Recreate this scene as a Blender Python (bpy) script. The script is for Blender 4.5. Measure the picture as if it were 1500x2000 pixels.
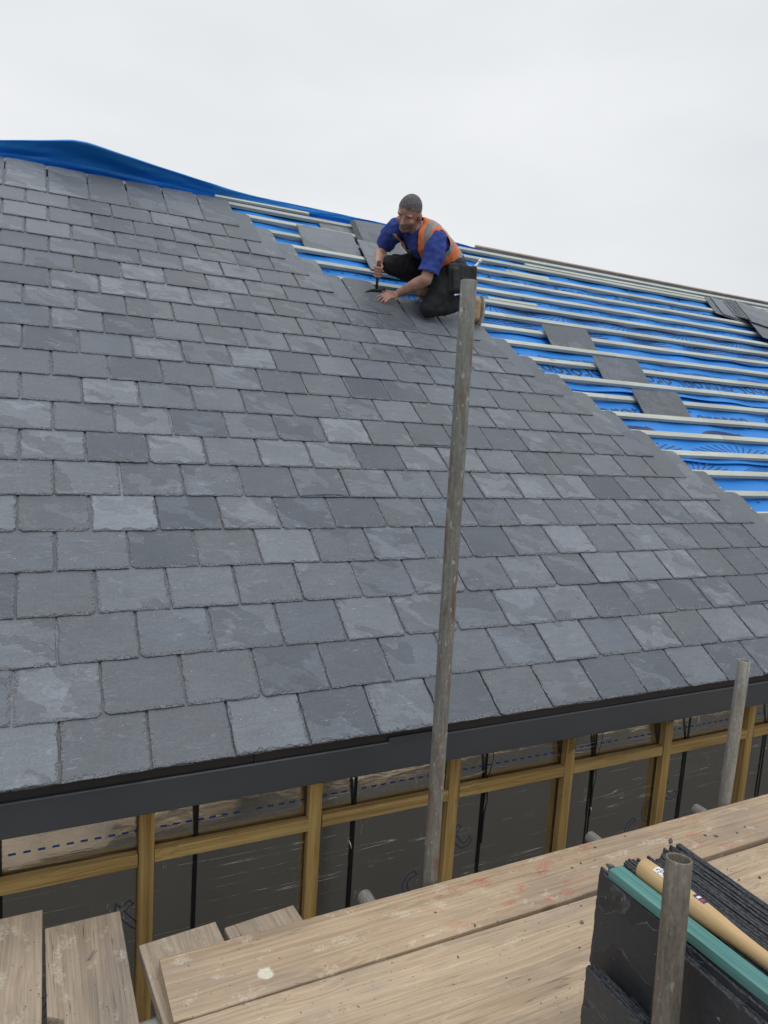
import bpy, bmesh, math, random
import numpy as np
from mathutils import Vector, Matrix, noise

for o in list(bpy.data.objects):
    bpy.data.objects.remove(o)
SC = bpy.context.scene
COL = SC.collection
R_ = math.radians

# ------------------------------------------------------------------ camera
CAM_R = ((0.898939, -0.001625, 0.438071), (-0.433685, -0.144505, 0.889402), (0.061858, -0.989503, -0.130606))
CAM_C = (-0.05289, -2.0936, 1.09546)
cd = bpy.data.cameras.new('camera')
cam = bpy.data.objects.new('camera', cd)
COL.objects.link(cam)
cd.sensor_fit = 'VERTICAL'
cd.sensor_height = 36.0
cd.lens = 1382 / 2000 * 36
cd.clip_start = 0.05
cd.clip_end = 2000
m = Matrix.Identity(4)
for i in range(3):
    m[i][0] = CAM_R[i][0]
    m[i][1] = -CAM_R[i][1]
    m[i][2] = -CAM_R[i][2]
    m[i][3] = CAM_C[i]
cam.matrix_world = m
SC.camera = cam

# ------------------------------------------------------------------ light
SUN_EL, SUN_ROT = R_(66), R_(150)
w = bpy.data.worlds.new("World")
SC.world = w
w.use_nodes = True
wn, wl = w.node_tree.nodes, w.node_tree.links
bg = wn['Background']
sky = wn.new('ShaderNodeTexSky')
sky.sky_type = 'NISHITA'
sky.sun_disc = False
sky.sun_elevation = SUN_EL
sky.sun_rotation = SUN_ROT
sky.air_density = 1.0
sky.dust_density = 3.0
# a closed cloud deck: pale grey cloud over nearly all of the blue
tc = wn.new('ShaderNodeTexCoord')
mp = wn.new('ShaderNodeMapping')
mp.inputs['Scale'].default_value = (1.0, 1.0, 2.6)
nz = wn.new('ShaderNodeTexNoise')
nz.inputs['Scale'].default_value = 1.7
nz.inputs['Detail'].default_value = 4
nz.inputs['Roughness'].default_value = 0.5
cr = wn.new('ShaderNodeValToRGB')
cr.color_ramp.elements[0].position = 0.30
cr.color_ramp.elements[0].color = (7.45, 7.70, 8.00, 1)
cr.color_ramp.elements[1].position = 0.70
cr.color_ramp.elements[1].color = (8.95, 9.12, 9.28, 1)
mx = wn.new('ShaderNodeMix')
mx.data_type = 'RGBA'
mx.inputs['Factor'].default_value = 0.96
wl.new(tc.outputs['Generated'], mp.inputs['Vector'])
wl.new(mp.outputs[0], nz.inputs['Vector'])
wl.new(nz.outputs['Fac'], cr.inputs[0])
wl.new(sky.outputs[0], mx.inputs['A'])
wl.new(cr.outputs[0], mx.inputs['B'])
# an overcast sky is brightest overhead
sz = wn.new('ShaderNodeSeparateXYZ')
zr = wn.new('ShaderNodeMapRange')
zr.inputs[1].default_value = 0.50
zr.inputs[2].default_value = 1.0
zr.inputs[3].default_value = 1.0
zr.inputs[4].default_value = 1.75
mu = wn.new('ShaderNodeVectorMath')
mu.operation = 'SCALE'
wl.new(tc.outputs['Generated'], sz.inputs[0])
wl.new(sz.outputs[2], zr.inputs[0])
wl.new(mx.outputs['Result'], mu.inputs[0])
wl.new(zr.outputs[0], mu.inputs['Scale'])
wl.new(mu.outputs[0], bg.inputs['Color'])
bg.inputs['Strength'].default_value = 0.10

sd = bpy.data.lights.new('sun', 'SUN')
sd.energy = 0.6
sd.angle = R_(25)
sd.color = (1.0, 0.97, 0.93)
sun = bpy.data.objects.new('sun', sd)
COL.objects.link(sun)
# sun stands in front of the slope, to the right of and behind the camera
az = R_(-70)
sdir = Vector((math.cos(az) * math.cos(SUN_EL), math.sin(az) * math.cos(SUN_EL), math.sin(SUN_EL)))
sun.rotation_euler = sdir.to_track_quat('Z', 'Y').to_euler()
sky.sun_rotation = math.atan2(sdir.x, sdir.y)

SC.view_settings.view_transform = 'Standard'
SC.view_settings.look = 'None'
SC.view_settings.exposure = 0.0
SC.view_settings.gamma = 1.0
SC.render.engine = 'CYCLES'
SC.cycles.use_denoising = True
SC.cycles.max_bounces = 8

# ------------------------------------------------------------------ roof frame
PITCH = R_(36.5)
X = Vector((1, 0, 0))
S = Vector((0, math.cos(PITCH), math.sin(PITCH)))
N = Vector((0, -math.sin(PITCH), math.cos(PITCH)))
G = 0.20334
W = 0.255
def RP(u, v, h=0.0):
    return X * u + S * v + N * h
VOFF = [0.0062, 0.0031, 0.0014, -0.0012, -0.0041, -0.0076, -0.0113, -0.0075, -0.0104, -0.0061, -0.0058, -0.0031,
        0.0019, 0.001, 0.002, 0.007, 0.0056, 0.0011, 0.0017, 0.0094, 0.0118]
GROUND_Z = -3.0

# ------------------------------------------------------------------ helpers
class MB:
    """collects faces for one mesh"""
    def __init__(s):
        s.v, s.f, s.mi, s.rnd, s.loc = [], [], [], [], []
    def add(s, vs, fs, mi=0, rnd=(0, 0, 0), loc=None):
        b = len(s.v)
        s.v += [tuple(p) for p in vs]
        s.f += [tuple(b + i for i in f) for f in fs]
        s.mi += list(mi) if isinstance(mi, list) else [mi] * len(fs)
        s.rnd += [rnd] * len(vs)
        s.loc += [tuple(p) for p in (loc if loc is not None else vs)]
    def box(s, c, ax, ay, az, mi=0, bev=0.0):
        """box with centre c and half-extent vectors, edges chamfered by bev metres"""
        c = Vector(c)
        H = [Vector(ax), Vector(ay), Vector(az)]
        L = [h.length for h in H]
        D = [h.normalized() for h in H]
        if bev <= 0:
            vs = [c + H[0] * i + H[1] * j + H[2] * k for i in (-1, 1) for j in (-1, 1) for k in (-1, 1)]
            fs = [(0, 1, 3, 2), (4, 6, 7, 5), (0, 4, 5, 1), (2, 3, 7, 6), (0, 2, 6, 4), (1, 5, 7, 3)]
            s.add(vs, fs, mi)
            return
        bev = min(bev, min(L) * 0.45)
        bm = bmesh.new()
        bmesh.ops.create_cube(bm, size=2)
        for v in bm.verts:
            v.co = Vector((v.co.x * L[0], v.co.y * L[1], v.co.z * L[2]))
        bmesh.ops.bevel(bm, geom=list(bm.edges), offset=bev, segments=2, affect='EDGES', profile=0.6)
        bm.verts.ensure_lookup_table()
        s.add([c + D[0] * v.co.x + D[1] * v.co.y + D[2] * v.co.z for v in bm.verts],
              [[v.index for v in f.verts] for f in bm.faces], mi)
        bm.free()
    def loft(s, rings, mi=0, closed=True, caps=True):
        n = len(rings[0])
        vs = [p for r in rings for p in r]
        fs = []
        for i in range(len(rings) - 1):
            for j in range(n if closed else n - 1):
                k = (j + 1) % n
                fs.append((i * n + j, i * n + k, (i + 1) * n + k, (i + 1) * n + j))
        if caps:
            fs.append(tuple(range(n - 1, -1, -1)))
            fs.append(tuple((len(rings) - 1) * n + j for j in range(n)))
        s.add(vs, fs, mi)
    def tube(s, pts, rad, n=12, mi=0, caps=True):
        pts = [Vector(p) for p in pts]
        rads = rad if isinstance(rad, (list, tuple)) else [rad] * len(pts)
        rings = []
        prev = None
        for i, p in enumerate(pts):
            t = (pts[min(i + 1, len(pts) - 1)] - pts[max(i - 1, 0)]).normalized()
            a = prev if prev is not None else (Vector((0, 0, 1)) if abs(t.z) < 0.9 else Vector((1, 0, 0)))
            a = (a - t * a.dot(t)).normalized()
            prev = a
            b = t.cross(a)
            rings.append([p + (a * math.cos(2 * math.pi * j / n) + b * math.sin(2 * math.pi * j / n)) * rads[i] for j in range(n)])
        s.loft(rings, mi, caps=caps)
    def build(s, name, mats, parent=None, smooth=False, loc=None, rot=None):
        me = bpy.data.meshes.new(name)
        me.from_pydata(s.v, [], s.f)
        for mt in (mats if isinstance(mats, (list, tuple)) else [mats]):
            me.materials.append(mt)
        me.polygons.foreach_set('material_index', s.mi)
        me.polygons.foreach_set('use_smooth', [smooth] * len(s.f))
        a = me.attributes.new('rnd', 'FLOAT_COLOR', 'POINT')
        a.data.foreach_set('color', [x for r in s.rnd for x in (r[0], r[1], r[2], 1)])
        a = me.attributes.new('loc', 'FLOAT_VECTOR', 'POINT')
        a.data.foreach_set('vector', [x for r in s.loc for x in r])
        me.update()
        return link(name, me, parent, loc, rot)

def link(name, me, parent=None, loc=None, rot=None):
    o = bpy.data.objects.new(name, me)
    COL.objects.link(o)
    if parent is not None:
        o.parent = parent
    if loc is not None:
        o.location = loc
    if rot is not None:
        o.rotation_euler = rot
    return o

def tag(o, label=None, cat=None, group=None, kind=None):
    if label: o['label'] = label
    if cat: o['category'] = cat
    if group: o['group'] = group
    if kind: o['kind'] = kind
    return o

def empty(name, loc=(0, 0, 0)):
    o = bpy.data.objects.new(name, None)
    o.empty_display_size = 0.1
    COL.objects.link(o)
    o.location = loc
    return o

# ------------------------------------------------------------------ materials
class NT:
    def __init__(s, name):
        s.m = bpy.data.materials.new(name)
        s.m.use_nodes = True
        s.t = s.m.node_tree
        s.b = s.t.nodes['Principled BSDF']
    def n(s, typ, ins=None, **kw):
        nd = s.t.nodes.new('ShaderNode' + typ)
        for k, v in kw.items():
            setattr(nd, k, v)
        for k, v in (ins or {}).items():
            s.set(nd.inputs[k], v)
        return nd
    def set(s, sock, v):
        if isinstance(v, bpy.types.NodeSocket):
            s.t.links.new(v, sock)
        elif isinstance(v, bpy.types.Node):
            s.t.links.new(v.outputs[0], sock)
        else:
            if isinstance(v, (tuple, list)) and len(v) == 3 and sock.type == 'RGBA':
                v = (*v, 1)
            sock.default_value = v
    def math(s, op, a, b=None, c=None, clamp=False):
        nd = s.n('Math', operation=op, use_clamp=clamp)
        for i, x in enumerate((a, b, c)):
            if x is not None:
                s.set(nd.inputs[i], x)
        return nd.outputs[0]
    def vmath(s, op, a, b=None):
        nd = s.n('VectorMath', operation=op)
        s.set(nd.inputs[0], a)
        if b is not None:
            s.set(nd.inputs[3 if op == 'SCALE' else 1], b)
        return nd.outputs[0]
    def mapr(s, x, a, b, c=0.0, d=1.0, smooth=False):
        nd = s.n('MapRange', {0: x, 1: a, 2: b, 3: c, 4: d})
        if smooth:
            nd.interpolation_type = 'SMOOTHSTEP'
        return nd.outputs[0]
    def mix(s, f, a, b, mode='MIX'):
        nd = s.n('Mix', data_type='RGBA', blend_type=mode)
        s.set(nd.inputs['Factor'], f)
        s.set(nd.inputs['A'], a)
        s.set(nd.inputs['B'], b)
        return nd.outputs['Result']
    def noise(s, vec, scale, detail=3, rough=0.55, dist=0.0):
        return s.n('TexNoise', {'Vector': vec, 'Scale': scale, 'Detail': detail, 'Roughness': rough, 'Distortion': dist}).outputs[0]
    def map(s, vec, scale=(1, 1, 1), loc=(0, 0, 0), rot=(0, 0, 0)):
        return s.n('Mapping', {'Vector': vec, 'Scale': scale, 'Location': loc, 'Rotation': rot}).outputs[0]
    def bump(s, h, strength=0.3, dist=0.002, normal=None):
        nd = s.n('Bump', {'Height': h, 'Strength': strength, 'Distance': dist})
        if normal is not None:
            s.set(nd.inputs['Normal'], normal)
        return nd.outputs[0]
    def out(s, **kw):
        for k, v in kw.items():
            s.set(s.b.inputs[k.replace('_', ' ')], v)
        return s.m

def plain(name, col, rough=0.6, metal=0.0, var=0.15, scale=8, bump=0.0, bscale=60, bdist=0.002):
    t = NT(name)
    co = t.n('TexCoord').outputs['Object']
    f = t.noise(co, scale, 4)
    k = t.mapr(f, 0.3, 0.7, 1 - var, 1 + var)
    c = t.mix(1.0, col, t.n('CombineColor', {0: k, 1: k, 2: k}).outputs[0], 'MULTIPLY')
    kw = dict(Base_Color=c, Roughness=rough, Metallic=metal)
    if bump:
        kw['Normal'] = t.bump(t.noise(co, bscale, 3), bump, bdist)
    return t.out(**kw)

def slate_mat(name, base=(0.120, 0.137, 0.156), dust=0.25):
    t = NT(name)
    rnd = t.n('Attribute', attribute_name='rnd').outputs['Color']
    loc = t.n('Attribute', attribute_name='loc').outputs['Vector']
    sep = t.n('SeparateColor', {0: rnd})
    r0, r1, r2 = sep.outputs[0], sep.outputs[1], sep.outputs[2]
    p = t.vmath('ADD', loc, t.vmath('SCALE', rnd, 37.0))
    # cleft layers: two crisp terraces per slate, more on some slates than on others
    warp = t.vmath('ADD', t.map(p, (1, 1, 1), rot=(0, 0, 0.5)), t.vmath('SCALE', t.n('TexNoise', {'Vector': p, 'Scale': 9.0, 'Detail': 4.0}).outputs['Color'], 0.16))
    ter = t.noise(t.map(warp, (3.4, 8.0, 1), rot=(0, 0, 0.35)), 1.0, 2, 0.5)
    th = t.mapr(r1, 0, 1, 0.30, 0.80)
    d1 = t.math('SUBTRACT', ter, th)
    step1 = t.mapr(d1, -0.004, 0.004)
    ter2 = t.noise(t.map(warp, (5.5, 11.0, 1), (3.3, 1.7, 8)), 1.0, 3, 0.55)
    step2 = t.mapr(t.math('SUBTRACT', ter2, t.mapr(r2, 0, 1, 0.46, 0.90)), -0.006, 0.006)
    fine = t.noise(t.map(p, (130, 170, 130)), 1.0, 4, 0.7)
    med = t.noise(t.map(p, (12, 38, 12), rot=(0, 0, 0.3)), 1.0, 6, 0.7, 0.7)
    big = t.noise(p, 3.0, 2)
    tone = t.mapr(r0, 0, 1, 0.70, 1.20)
    tone = t.math('MULTIPLY', tone, t.mapr(step1, 0, 1, 0.86, 1.12))
    tone = t.math('MULTIPLY', tone, t.mapr(step2, 0, 1, 0.96, 1.14))
    tone = t.math('MULTIPLY', tone, t.mapr(med, 0.25, 0.75, 0.80, 1.20))
    tone = t.math('MULTIPLY', tone, t.mapr(fine, 0.25, 0.75, 0.74, 1.26))
    tone = t.math('MULTIPLY', tone, t.mapr(big, 0.3, 0.7, 0.92, 1.08))
    col = t.mix(1.0, base, t.n('CombineColor', {0: tone, 1: tone, 2: tone}).outputs[0], 'MULTIPLY')
    # a little green or plum in single slates
    col = t.mix(t.mapr(r2, 0.5, 1.0, 0, 0.35), col, t.mix(1.0, col, (0.97, 1.01, 1.05), 'MULTIPLY'))
    col = t.mix(t.mapr(r1, 0.6, 1.0, 0, 0.4), col, t.mix(1.0, col, (1.03, 0.99, 1.02), 'MULTIPLY'))
    col = t.mix(t.mapr(r0, 0.0, 0.5, 0.9, 0), col, t.mix(1.0, col, (0.94, 1.0, 1.09), 'MULTIPLY'))
    # thin pale veins on some slates
    vn = t.noise(t.map(warp, (2.6, 4.2, 1), (7.1, 2.2, 3)), 1.0, 3, 0.5)
    vm = t.math('MULTIPLY', t.mapr(t.math('ABSOLUTE', t.math('SUBTRACT', vn, 0.5)), 0.0, 0.005, 1, 0), t.math('MULTIPLY', t.mapr(r0, 0.72, 0.76), t.mapr(med, 0.42, 0.58)))
    col = t.mix(t.math('MULTIPLY', vm, 0.20), col, (0.36, 0.38, 0.40))
    # rim of a terrace: pale broken line
    rim = t.math('MULTIPLY', t.mapr(t.math('ABSOLUTE', d1), 0.0, 0.009, 1, 0), t.mapr(med, 0.45, 0.65))
    col = t.mix(t.math('MULTIPLY', rim, 0.45), col, (0.30, 0.32, 0.335))
    # scuffs and dust
    sc = t.noise(t.map(p, (22, 90, 22), rot=(0, 0, 0.45)), 1.0, 5, 0.72, 1.2)
    scm = t.math('MULTIPLY', t.mapr(sc, 0.56, 0.72), t.mapr(t.noise(p, 7.0, 2), 0.46, 0.66))
    col = t.mix(t.math('MULTIPLY', scm, dust * 1.8), col, (0.42, 0.43, 0.44))
    spk = t.noise(t.map(p, (75, 75, 75), (5, 3, 1)), 1.0, 2, 0.5)
    col = t.mix(t.math('MULTIPLY', t.mapr(spk, 0.735, 0.77), 0.5), col, (0.5, 0.5, 0.5))
    hgt = t.math('ADD', t.math('MULTIPLY', step1, 0.9), t.math('MULTIPLY', step2, 0.5))
    nrm = t.bump(hgt, 0.6, 0.0014)
    nrm = t.bump(t.math('ADD', t.math('MULTIPLY', med, 0.9), t.math('MULTIPLY', fine, 0.35)), 0.4, 0.0020, nrm)
    rough = t.math('SUBTRACT', t.mapr(med, 0.3, 0.7, 0.40, 0.58), t.math('MULTIPLY', step2, 0.06))
    return t.out(Base_Color=col, Roughness=rough, Normal=nrm, Specular_IOR_Level=0.42)

def slate_edge_mat(name, lo, hi):
    t = NT(name)
    rnd = t.n('Attribute', attribute_name='rnd').outputs['Color']
    loc = t.n('Attribute', attribute_name='loc').outputs['Vector']
    p = t.vmath('ADD', loc, t.vmath('SCALE', rnd, 37.0))
    f = t.noise(t.map(p, (150, 150, 150)), 1.0, 2, 0.6)
    g = t.noise(t.map(p, (420, 420, 420)), 1.0, 2, 0.6)
    v = t.math('ADD', t.math('MULTIPLY', t.mapr(f, 0.38, 0.62), 0.7), t.math('MULTIPLY', t.mapr(g, 0.35, 0.65), 0.3))
    return t.out(Base_Color=t.mix(v, lo, hi), Roughness=0.6, Specular_IOR_Level=0.35)

def wood_mat(name, light, dark, axis='X', grain=1.0, rough=0.75, knots=0.6, crack=0.4, red=0.0, white=0.0, dirt=0.3, greenish=0.0, bump=0.5):
    t = NT(name)
    co = t.n('TexCoord').outputs['Object']
    rv = t.n('ObjectInfo').outputs['Random']
    off = t.n('CombineXYZ', {0: t.math('MULTIPLY', rv, 53.0), 1: t.math('MULTIPLY', rv, 31.0), 2: t.math('MULTIPLY', rv, 17.0)}).outputs[0]
    sp = t.n('SeparateXYZ', {0: co})
    x, y, z = sp.outputs
    if axis == 'X':
        q = t.n('CombineXYZ', {0: x, 1: y, 2: z}).outputs[0]
    elif axis == 'Z':
        q = t.n('CombineXYZ', {0: z, 1: x, 2: y}).outputs[0]
    else:
        q = t.n('CombineXYZ', {0: y, 1: x, 2: z}).outputs[0]
    p = t.vmath('ADD', q, off)
    # knots: cells stretched along the board, only some of them occupied
    kv = t.n('TexVoronoi', {'Vector': t.map(p, (2.6, 6.5, 3.0)), 'Scale': 1.0, 'Randomness': 0.9})
    kd = kv.outputs['Distance']
    pick = t.mapr(t.n('SeparateColor', {0: kv.outputs['Color']}).outputs[0], 1 - knots * 0.5, 1 - knots * 0.5 + 0.01)
    near = t.math('MULTIPLY', t.mapr(kd, 0.0, 0.42, 1, 0, True), pick)
    # growth rings bent round the knots
    bend = t.n('CombineXYZ', {0: 0.0, 1: t.math('MULTIPLY', near, 0.030), 2: t.math('MULTIPLY', near, 0.02)}).outputs[0]
    pb = t.vmath('ADD', p, bend)
    lowf = t.n('TexNoise', {'Vector': t.map(pb, (0.9, 7, 7)), 'Scale': 1.0, 'Detail': 2.0}).outputs['Color']
    pw = t.vmath('ADD', pb, t.vmath('MULTIPLY', lowf, (0, 0.06, 0.06)))
    ring = t.noise(t.map(pw, (0.7 * grain, 95 * grain, 95 * grain)), 1.0, 4, 0.62)
    fib = t.noise(t.map(pw, (3.5, 240, 240)), 1.0, 3, 0.7)
    big = t.noise(t.map(p, (1.3, 5, 5)), 1.0, 3)
    f = t.math('ADD', t.math('MULTIPLY', t.mapr(ring, 0.36, 0.64), 0.60), t.math('MULTIPLY', t.mapr(fib, 0.34, 0.66), 0.40))
    col = t.mix(f, dark, light)
    k = t.mapr(big, 0.3, 0.7, 0.84, 1.13)
    col = t.mix(1.0, col, t.n('CombineColor', {0: k, 1: k, 2: k}).outputs[0], 'MULTIPLY')
    kr = t.mapr(rv, 0, 1, 0.92, 1.08)
    col = t.mix(1.0, col, t.n('CombineColor', {0: kr, 1: kr, 2: kr}).outputs[0], 'MULTIPLY')
    kc = t.mapr(t.math('ADD', kd, t.math('MULTIPLY', t.noise(p, 60, 2), 0.04)), 0.075, 0.125, 1, 0)
    kn = t.math('MULTIPLY', kc, pick)
    knc = t.mix(t.mapr(kd, 0.05, 0.11), tuple(c * 0.55 for c in dark), tuple(c * 0.28 for c in dark))
    col = t.mix(t.math('MULTIPLY', kn, 0.8), col, knc)
    ck = t.noise(t.map(pw, (1.6, 120, 60)), 1.0, 2, 0.5)
    ckm = t.math('MULTIPLY', t.mapr(t.math('ABSOLUTE', t.math('SUBTRACT', ck, 0.5)), 0.0, 0.012, 1, 0), t.mapr(t.noise(t.map(p, (2, 9, 9), (9, 9, 9)), 1.0, 2), 0.52, 0.62))
    col = t.mix(t.math('MULTIPLY', ckm, crack), col, tuple(c * 0.22 for c in dark))
    if dirt:
        g = t.mapr(t.noise(t.map(p, (3, 8, 8), (4, 2, 7)), 1.0, 4, 0.6), 0.48, 0.72)
        col = t.mix(t.math('MULTIPLY', g, dirt), col, tuple(sum(dark) / 3 * a for a in (0.80, 0.74, 0.68)))
        sp2 = t.mapr(t.noise(t.map(p, (95, 95, 95)), 1.0, 1), 0.735, 0.75)
        col = t.mix(t.math('MULTIPLY', sp2, 0.75 * min(1, dirt * 2)), col, (0.035, 0.03, 0.03))
    if greenish:
        g = t.mapr(t.noise(t.map(p, (2.5, 14, 14), (1, 8, 3)), 1.0, 3), 0.45, 0.65)
        col = t.mix(t.math('MULTIPLY', g, greenish), col, (0.16, 0.36, 0.36))
    if red:
        a = t.mapr(t.noise(t.map(co, (9, 20, 9), (1.3, 0.2, 0)), 1.0, 3, 0.5), 0.565, 0.63)
        b = t.mapr(t.noise(t.map(co, (130, 130, 130)), 1.0, 2), 0.40, 0.60)
        xm = t.math('MULTIPLY', t.mapr(x, 0.70, 0.95), t.mapr(x, 1.9, 2.2, 1, 0))
        col = t.mix(t.math('MULTIPLY', t.math('MULTIPLY', t.math('MULTIPLY', a, b), red), xm), col, (0.42, 0.075, 0.05))
    if white:
        a = t.mapr(t.noise(t.map(p, (11, 17, 11), (5, 5, 5)), 1.0, 4, 0.6), 0.585, 0.65)
        b = t.mapr(t.noise(t.map(p, (160, 160, 160)), 1.0, 2), 0.38, 0.58)
        col = t.mix(t.math('MULTIPLY', t.math('MULTIPLY', a, b), white), col, (0.66, 0.60, 0.50))
    if red:
        # one splat of dried plaster near the end of the board
        ds = t.n('VectorMath', {0: co, 1: (0.248, -0.046, 0.0)}, operation='DISTANCE').outputs['Value']
        ds = t.math('ADD', ds, t.math('MULTIPLY', t.noise(t.map(co, (60, 60, 60)), 1.0, 4, 0.7), 0.022))
        sm = t.math('MULTIPLY', t.mapr(ds, 0.028, 0.034, 1, 0), t.mapr(t.noise(t.map(co, (200, 200, 200)), 1.0, 2), 0.3, 0.5, 0.45, 1))
        col = t.mix(sm, col, (0.66, 0.63, 0.52))
    h = t.math('SUBTRACT', t.math('ADD', t.math('MULTIPLY', ring, 0.6), t.math('MULTIPLY', fib, 0.6)), t.math('MULTIPLY', ckm, 0.8))
    return t.out(Base_Color=col, Roughness=rough, Normal=t.bump(h, bump, 0.0022), Specular_IOR_Level=0.25)

def tube_mat(name, base, rust=0.3, light=0.2, zsc=9.0):
    t = NT(name)
    co = t.n('TexCoord').outputs['Object']
    st = t.noise(t.map(co, (90, 90, zsc)), 1.0, 4, 0.65)
    bl = t.noise(t.map(co, (30, 30, 7), (3, 1, 2)), 1.0, 4, 0.6)
    sp = t.noise(t.map(co, (170, 170, 60)), 1.0, 3, 0.6)
    k = t.math('MULTIPLY', t.mapr(st, 0.25, 0.75, 0.62, 1.35), t.mapr(sp, 0.3, 0.7, 0.78, 1.2))
    col = t.mix(1.0, base, t.n('CombineColor', {0: k, 1: k, 2: k}).outputs[0], 'MULTIPLY')
    col = t.mix(t.math('MULTIPLY', t.mapr(bl, 0.5, 0.64), rust), col, (0.16, 0.075, 0.055))
    bl2 = t.noise(t.map(co, (26, 26, 6), (8, 4, 9)), 1.0, 4, 0.6)
    col = t.mix(t.math('MULTIPLY', t.mapr(bl2, 0.52, 0.66), rust * 0.55), col, (0.17, 0.20, 0.16))
    ch = t.noise(t.map(co, (70, 70, 22), (2, 7, 4)), 1.0, 4, 0.7)
    col = t.mix(t.math('MULTIPLY', t.mapr(ch, 0.60, 0.68), light), col, (0.55, 0.53, 0.47))
    return t.out(Base_Color=col, Roughness=t.mapr(st, 0.3, 0.7, 0.45, 0.7), Metallic=0.25, Normal=t.bump(t.math('ADD', sp, st), 0.4, 0.0012))

def foil_mat():
    t = NT('foil facing')
    co = t.n('TexCoord').outputs['Object']
    sp = t.n('SeparateXYZ', {0: co})
    # dents and ripples, stronger along the top edge
    wob = t.noise(t.map(co, (5, 1, 8)), 1.0, 2, 0.5, 0.6)
    cr_ = t.noise(t.map(co, (9, 1, 46), rot=(0, 0.25, 0)), 1.0, 4, 0.6, 0.8)
    top = t.mapr(sp.outputs[2], -0.42, -0.28, 0.12, 1.0)
    fine = t.noise(t.map(co, (240, 1, 240)), 1.0, 2)
    h = t.math('ADD', t.math('MULTIPLY', t.math('ADD', t.math('MULTIPLY', wob, 1.0), t.math('MULTIPLY', cr_, 0.22)), top), t.math('MULTIPLY', fine, 0.05))
    # long straight scuffs, up to the right
    sc = t.noise(t.map(co, (0.55, 1, 22), rot=(0, 0.30, 0)), 1.0, 2, 0.4, 0.10)
    line = t.mapr(t.math('ABSOLUTE', t.math('SUBTRACT', sc, 0.5)), 0.0, 0.010, 1, 0)
    brk = t.mapr(t.noise(t.map(co, (5, 1, 9), (4, 0, 2)), 1.0, 5, 0.75), 0.44, 0.58)
    sc2 = t.noise(t.map(co, (70, 1, 3), (1, 0, 6)), 1.0, 3, 0.6, 0.2)
    line2 = t.math('MULTIPLY', t.mapr(t.math('ABSOLUTE', t.math('SUBTRACT', sc2, 0.5)), 0.0, 0.008, 1, 0), t.mapr(t.noise(t.map(co, (8, 1, 9), (7, 0, 1)), 1.0, 3), 0.60, 0.68))
    scuff = t.math('MULTIPLY', t.math('MAXIMUM', t.math('MULTIPLY', line, brk), line2), 0.7)
    dull = t.noise(t.map(co, (3, 1, 4), (2, 0, 0)), 1.0, 4)
    rough = t.mapr(dull, 0.3, 0.7, 0.07, 0.14)
    rough = t.math('ADD', rough, t.math('MULTIPLY', scuff, 0.35))
    col = t.mix(t.math('MULTIPLY', scuff, 0.7), (0.64, 0.615, 0.56), (0.86, 0.85, 0.82))
    met = t.math('SUBTRACT', 0.97, t.math('MULTIPLY', scuff, 0.62))
    return t.out(Base_Color=col, Roughness=rough, Metallic=met, Normal=t.bump(h, 0.5, 0.011))

def membrane_mat():
    t = NT('blue roofing membrane')
    co = t.n('TexCoord').outputs['Object']
    a = t.noise(co, 3.0, 3)
    b = t.noise(co, 420, 2)
    k = t.math('MULTIPLY', t.mapr(a, 0.3, 0.7, 0.9, 1.1), t.mapr(b, 0.3, 0.7, 0.9, 1.1))
    col = t.mix(1.0, (0.013, 0.205, 0.63), t.n('CombineColor', {0: k, 1: k, 2: k}).outputs[0], 'MULTIPLY')
    # rows of small printed ticks
    sp = t.n('SeparateXYZ', {0: co})
    h = t.noise(t.map(co, (4, 9, 9)), 1.0, 3, 0.55, 0.6)
    return t.out(Base_Color=col, Roughness=0.5, Specular_IOR_Level=0.4, Normal=t.bump(h, 0.5, 0.012))

M = {}
M['slate'] = slate_mat('slate')
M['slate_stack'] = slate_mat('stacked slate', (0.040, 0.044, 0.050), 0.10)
M['slate_edge'] = slate_edge_mat('chipped slate edge', (0.060, 0.067, 0.076), (0.190, 0.204, 0.222))
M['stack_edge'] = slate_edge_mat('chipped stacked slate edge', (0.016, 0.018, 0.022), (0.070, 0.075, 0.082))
M['board'] = wood_mat('scaffold board wood', (0.54, 0.42, 0.295), (0.325, 0.237, 0.155), 'X', red=0.0, white=0.25, dirt=0.45, knots=1.0, crack=0.8)
M['board_red'] = wood_mat('scaffold board wood with red paint', (0.545, 0.42, 0.29), (0.33, 0.237, 0.152), 'X', red=0.6, white=0.5, dirt=0.45, knots=1.0, crack=0.8)
M['board_grey'] = wood_mat('weathered scaffold board wood', (0.45, 0.365, 0.275), (0.265, 0.205, 0.15), 'X', red=0.0, white=0.4, dirt=0.6, crack=1.0, knots=0.8)
M['stud'] = wood_mat('treated timber upright', (0.50, 0.345, 0.130), (0.21, 0.115, 0.032), 'Z', 0.45, dirt=0.2, knots=0.9, crack=0.7)
M['nogging'] = wood_mat('treated timber rail', (0.52, 0.365, 0.145), (0.22, 0.125, 0.036), 'X', 0.45, dirt=0.2, knots=1.0, crack=0.7)
M['batten'] = wood_mat('treated roofing batten', (0.53, 0.56, 0.50), (0.37, 0.395, 0.35), 'X', 1.3, dirt=0.25, knots=0.7, crack=0.2)
M['teal'] = wood_mat('blue green dyed batten', (0.13, 0.285, 0.255), (0.055, 0.175, 0.165), 'Y', 0.8, dirt=0.1, knots=0.3, greenish=0.15)
M['handle'] = wood_mat('pale ash handle', (0.62, 0.44, 0.235), (0.50, 0.335, 0.165), 'Y', 0.6, rough=0.4, dirt=0.05, knots=0.0, crack=0.15, bump=0.15)
M['pole_dark'] = tube_mat('weathered scaffold tube', (0.19, 0.188, 0.172), 0.8, 0.75)
M['pole_grey'] = tube_mat('galvanised scaffold tube', (0.27, 0.265, 0.245), 0.12, 0.45)
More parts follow.
